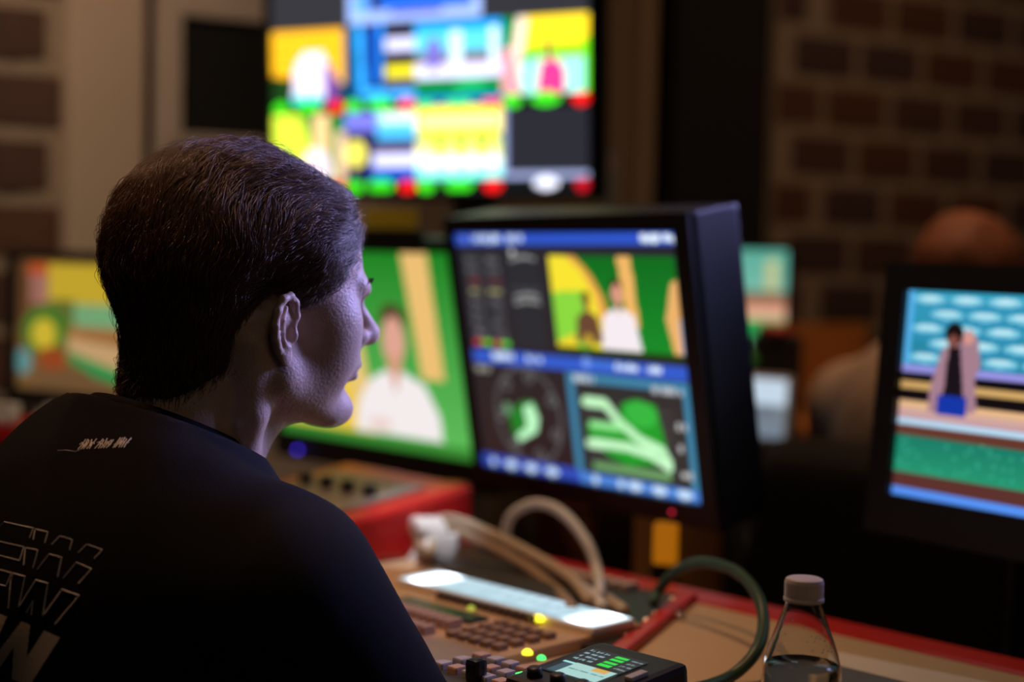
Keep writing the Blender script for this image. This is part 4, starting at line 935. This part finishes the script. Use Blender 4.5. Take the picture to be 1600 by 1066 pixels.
def grow_strands(HV, MH, base, parent, N=26000):
    P, F = HV.mesh(); tri = P[F]; cen = tri.mean(1); ar = np.linalg.norm(np.cross(tri[:, 2]-tri[:, 0], tri[:, 3]-tri[:, 1]), axis=1)
    dd = poly_sd(cen[:, 0], cen[:, 2], HAIRLINE); ok = dd > -.001
    pr = ar*ok; pr /= pr.sum(); pick = rng.choice(len(cen), N, p=pr)
    wts = rng.dirichlet(np.ones(4), N); P0 = (tri[pick]*wts[..., None]).sum(1)
    x, y, z = P0.T
    # combing: backward over the top, back and down at the sides, straight down behind
    back = sstep(.02, -.09, x); top = sstep(.06, .115, z)
    side = 1-top
    v = np.stack([-(1-back*.95)*(.55+.45*top)-.15, -.30*top, -(.15+.95*back)*(1-.75*top)-.45*side*(1-back)], -1)
    tem = sstep(.02, .06, x)*side; v[:, 0] -= .6*tem; v[:, 2] += .05*tem
    clump = np.stack([vnoise(P0, 120, 21), vnoise(P0, 120, 22), vnoise(P0, 120, 23)], -1)
    v = v + clump*.7 + rng.normal(size=v.shape)*.10
    v /= np.linalg.norm(v, axis=1, keepdims=True)
    L = rng.uniform(.022, .042, N)*(1+1.0*top)*(1-.62*sstep(-.03, -.09, z)); L *= np.where(dd[pick] < .012, .55, 1)
    L = np.where((z < .02) & (x > -.01), np.minimum(L, .020), L)
    K_ = 7; pts = np.zeros((N, K_, 3)); p = P0.copy(); g = HV.grad(p); p = p-g*.003; pts[:, 0] = p
    lift = rng.gamma(1.6, .0011, N)+.0004; fly = rng.random(N) < .02; lift[fly] += rng.uniform(.002, .007, fly.sum())
    lift = lift + .0045*np.maximum(0, vnoise(P0, 90, 31))*(.25+top)
    for k in range(1, K_):
        g = HV.grad(p); t = v-g*(v*g).sum(1, keepdims=True); t /= np.linalg.norm(t, axis=1, keepdims=True)+1e-9
        p = p+t*(L/(K_-1))[:, None]; s = HV.sample(p); g = HV.grad(p)
        tgt = lift*np.sin(np.pi*min(1, .25+.75*k/(K_-1))*.85)
        p = p+g*(np.clip(tgt-s, -.004, .004))[:, None]
        v = v+rng.normal(size=v.shape)*.05; v /= np.linalg.norm(v, axis=1, keepdims=True); pts[:, k] = p
    grey = np.clip(.75*sstep(.035, .085, P0[:, 0])*sstep(.115, .085, P0[:, 2]) + .25*sstep(.0, .05, P0[:, 0])*sstep(.06, .0, P0[:, 2]), 0, 1)
    grey = np.clip(grey*rng.uniform(.4, 1.6, N), 0, 1); 
    Q = xf(MH, pts.reshape(-1, 3))-np.array(base)
    hc = bpy.data.hair_curves.new('hair_strands'); hc.add_curves([K_]*N)
    hc.attributes['position'].data.foreach_set('vector', Q.astype(np.float32).ravel()) if 'position' in hc.attributes else hc.position_data.foreach_set('vector', Q.astype(np.float32).ravel())
    rad = np.tile(np.array([.00017, .00017, .00017, .00016, .00014, .0001, .00003]), N).astype(np.float32)
    ra = hc.attributes.get('radius') or hc.attributes.new('radius', 'FLOAT', 'POINT'); ra.data.foreach_set('value', rad)
    tn = hc.attributes.new('tint', 'FLOAT', 'POINT'); tn.data.foreach_set('value', np.repeat(grey, K_).astype(np.float32))
    m = bpy.data.materials.new('hair_fibre'); m.use_nodes = True; nt = m.node_tree; b = nt.nodes['Principled BSDF']
    a = nt.nodes.new('ShaderNodeAttribute'); a.attribute_name = 'tint'
    mx = nt.nodes.new('ShaderNodeMix'); mx.data_type = 'RGBA'; mx.inputs[6].default_value = (.085, .042, .022, 1); mx.inputs[7].default_value = (.34, .30, .27, 1)
    nt.links.new(a.outputs['Fac'], mx.inputs[0]); nt.links.new(mx.outputs[2], b.inputs['Base Color']); b.inputs['Roughness'].default_value = .36
    hc.materials.append(m); o = bpy.data.objects.new('hair_strands', hc); col.objects.link(o); o.parent = parent; o['kind'] = 'stuff'
    return o
grow_strands(HV, MH, obase, hair)
# eyebrow of the operator (short hairs along the brow)
eb = MB()
for s in (-1, 1):
    for i in range(26):
        t = i/25; p = Vector((.098-.016*t*t*1.0, (.012+.034*t)*s, .007+.006*math.sin(t*2.6)))
        p = p+Vector((random.uniform(-.001, .001)+.0045, 0, random.uniform(-.002, .002))); q = p+Vector((.0005, .005*s, .0035*(1-t)-.001))
        eb.tube([MH @ p, MH @ ((p+q)/2+Vector((.0008, 0, 0))), MH @ q], .0004, 4, 1)
eb.build('eyebrows', mat('brow_hair', (.06, .045, .04), .6), op)

# printed words on the back of the shirt, laid onto the cloth
dg = bpy.context.evaluated_depsgraph_get(); dg.update()
ev = shirt.evaluated_get(dg); me_ = ev.to_mesh()
bvh = BVHTree.FromPolygons([v.co+obase for v in me_.vertices], [p.vertices[:] for p in me_.polygons])
def on_shirt(px, py, lift=.0006):
    d = ray(px, py).normalized(); h_ = bvh.ray_cast(CAM, d)
    return (h_[0]-d*lift) if h_[0] is not None else None
def print_strokes(strokes, sx, sy, k, name, m, r):
    mb = MB()
    for st_ in strokes:
        pts = []
        for (x0, y0), (x1, y1) in zip(st_, st_[1:]):
            n_ = max(2, int(math.hypot(x1-x0, y1-y0)/k/3))
            pts += [(x0+(x1-x0)*i/n_, y0+(y1-y0)*i/n_) for i in range(n_)]
        pts.append(st_[-1]); P = [on_shirt(sx+x/k, sy+y/k) for x, y in pts]; P = [p for p in P if p is not None]
        if len(P) > 2: mb.tube(P, r, 4, 1)
    if mb.v: return mb.build(name, m, shirt)
M_ink = mat('grey_ink', (.62, .60, .60), .8)
ZX, ZY, ZK = 0, 790, 3.86
print_strokes([[(-60, 175), (-20, 145), (25, 100), (200, 137), (178, 195)], [(200, 205), (212, 143), (288, 160), (270, 225)], [(312, 235), (360, 185), (437, 207), (420, 268)], [(472, 285), (522, 233), (617, 268), (570, 320)]], ZX, ZY, ZK, 'outline_letters', M_ink, .00042)
print_strokes([[(-60, 202), (0, 217), (145, 250), (118, 333), (-60, 288)], [(143, 360), (152, 255), (228, 270), (198, 378)], [(225, 385), (295, 293), (372, 315), (348, 430)], [(382, 437), (458, 345), (552, 382), (473, 470)]], ZX, ZY, ZK, 'outline_letters', M_ink, .00042)
print_strokes([[(-60, 370), (70, 407), (35, 487), (-60, 462)], [(50, 620), (65, 450), (78, 410), (150, 428), (112, 615), (215, 450), (288, 470), (257, 668), (375, 507), (478, 543), (333, 715)], [(158, 650), (198, 575), (188, 662)]], ZX, ZY, ZK, 'outline_letters', M_ink, .00042)
def print_fill(poly, name, m, step=2.5):
    xs = [p[0] for p in poly]; ys = [p[1] for p in poly]; st_ = step*ZK/1.0
    gx = np.arange(min(xs), max(xs)+st_, st_/2); gy = np.arange(min(ys), max(ys)+st_, st_/2); mb = MB(); cache = {}
    cx, cy = np.meshgrid((gx[:-1]+gx[1:])/2, (gy[:-1]+gy[1:])/2); ins = poly_sd(cx, cy, poly) > 0
    vid = {}; v = []; f = []
    def vert(i, j):
        if (i, j) not in vid:
            p = on_shirt(ZX+gx[i]/ZK, ZY+gy[j]/ZK); vid[(i, j)] = -1 if p is None else len(v)
            if p is not None: v.append(p)
        return vid[(i, j)]
    for j in range(len(gy)-1):
        for i in range(len(gx)-1):
            if ins[j, i]:
                q = (vert(i, j), vert(i, j+1), vert(i+1, j+1), vert(i+1, j))
                if min(q) >= 0: f.append(q)
    if f: mb.add(v, f); mb.build(name, m, shirt)
print_fill([(-40, 640), (42, 672), (0, 770), (-40, 850)], 'solid_letter', mat('tan_ink', (.62, .52, .44), .8))
print_fill([(130, 698), (182, 722), (160, 918), (266, 755), (362, 797), (180, 1085), (70, 1050), (82, 855), (-40, 1040), (-40, 900), (0, 868)], 'solid_letter', MATS['tan_ink'])
r = random.Random(5); sk = []
for (x0, x1) in ((262, 305), (318, 365), (375, 420)):
    for i in range(5):
        x = x0+(x1-x0)*i/5; y = 300-(x-262)*.045; sk.append([(x-r.uniform(2, 8), y), (x+r.uniform(5, 9), y-14), (x+r.uniform(14, 22), y-r.uniform(28, 34))])
        sk.append([(x, y-r.uniform(4, 20)), (x+8, y-r.uniform(10, 24)), (x+14, y-r.uniform(8, 24))])
sk.append([(190, 304), (215, 303), (250, 307), (262, 301)])
print_strokes(sk, 0, 560, 2.107, 'neck_print', M_ink, .0005)
ev.to_mesh_clear()

# --- the colleague behind the right monitor, in front of a black chair
hd2 = atd(1522, 440, 2.55)
T2 = Vector((hd2.x-.045, hd2.y-.03, hd2.z-.125))
arms2 = (((.10, -.24, -.31), (.32, -.17, -.30)), ((.10, .24, -.31), (.32, .17, -.30)))
M_shirt2 = mat('taupe_shirt', (.30, .23, .17), .9, noise=.08, nscale=40)
cl, sh2, hr2, _, _, _, cb2 = make_person('person', 'seated person in taupe shirt with reddish hair behind the right monitor', T2, 50, 0, hd2, 50, 2, False, arms2, ((.46, -.12, -.31), (.46, .12, -.31)), M_shirt2, 'shirt', [(.13, .050, .026)])
def rpad(w_, h_, th, M):                                     # rounded, slightly curved pad standing upright
    v = []; f = []; nu, nv = 20, 16
    for side in (0, 1):
        for j in range(nv+1):
            for i in range(nu+1):
                u, t = -1+2*i/nu, -1+2*j/nv; ex = (abs(u)**6+abs(t)**6)
                sx = u*math.sqrt(max(0, 1-.18*t**4)); sz = t*math.sqrt(max(0, 1-.18*u**4)); edge = max(0, 1-max(abs(u), abs(t))**8)
                v.append(M @ Vector((sx*w_/2, +.05*(u*u)+(1 if side else -1)*th/2*edge**.5, sz*h_/2)))
    n1 = (nu+1)*(nv+1)
    for side in (0, 1):
        for j in range(nv):
            for i in range(nu):
                a = side*n1+j*(nu+1)+i; q = (a, a+1, a+nu+2, a+nu+1); f.append(q if not side else q[::-1])
    return MB().add(v, f)
M_chair = mat('black_fabric', (.006, .006, .007), .9, noise=.2, nscale=90)
def office_chair(pos, yaw, top, label):
    pos = Vector((pos[0], pos[1], 0)); ch = thing('office_chair', label, 'chair', pos)
    M = Matrix.Translation(pos) @ Matrix.Rotation(R_(yaw), 4, 'Z')
    rpad(.50, .44, .06, M @ Matrix.Translation((0, 0, top-.22))).build('backrest', M_chair, ch, smooth=True)
    MB().box((0, .24, .42), (.48, .46, .07), M, .025).build('seat', M_chair, ch)
    MB().box((0, .03, .47), (.06, .03, .30), M, .005).build('back_bar', M_black, ch)
    MB().lathe([(.03, .06), (.03, .25), (.02, .25), (.02, .39)], M @ Matrix.Translation((0, .24, 0)), 16).build('column', M_black, ch)
    for i in range(5):
        a = 2*math.pi*i/5; MB().tube([M @ Vector((0, .24, .09)), M @ Vector((.14*math.cos(a), .24+.14*math.sin(a), .08)), M @ Vector((.27*math.cos(a), .24+.27*math.sin(a), .055))], .018, 8, 3).build('foot_spoke', M_black, ch, smooth=True)
        MB().lathe([(.025, -.012), (.025, .012)], M @ Matrix.Translation((.27*math.cos(a), .24+.27*math.sin(a), .026)) @ Matrix.Rotation(R_(90), 4, 'X'), 14).build('caster', M_black, ch)
    return ch
f2 = Vector((math.cos(R_(50)), math.sin(R_(50)), 0)); c2 = T2-f2*.225; office_chair(c2, -40, T2.z-.122, 'black office chair with a rounded back under the person in taupe shirt')
# made-up dark stand; its pale top stands in for a faint glint
gp = atd(1167, 735, 2.10); gt = atd(1167, 716, 2.10).z; g1 = atd(1167, 755, 2.10).z-SZ; gh = gt-SZ
gc = thing('glint_stand', 'made-up black stand, its pale top standing for a glint between the two monitors', 'glint_stand', (gp.x, gp.y, SZ))
Mg = Matrix.Translation((gp.x, gp.y, SZ))
MB().lathe([(.012, 0), (.016, .004), (.017, g1)], Mg, 24).build('stand_body', M_gloss, gc, smooth=True)
MB().lathe([(.0168, g1), (.0168, g1+.006), (.0140, g1+.010), (.0125, gh-.004), (.010, gh)], Mg, 24).build('glint_top', M_grey, gc, smooth=True)
# clean up helper tags
for o_ in bpy.data.objects:
    if '_b' in o_: del o_['_b']
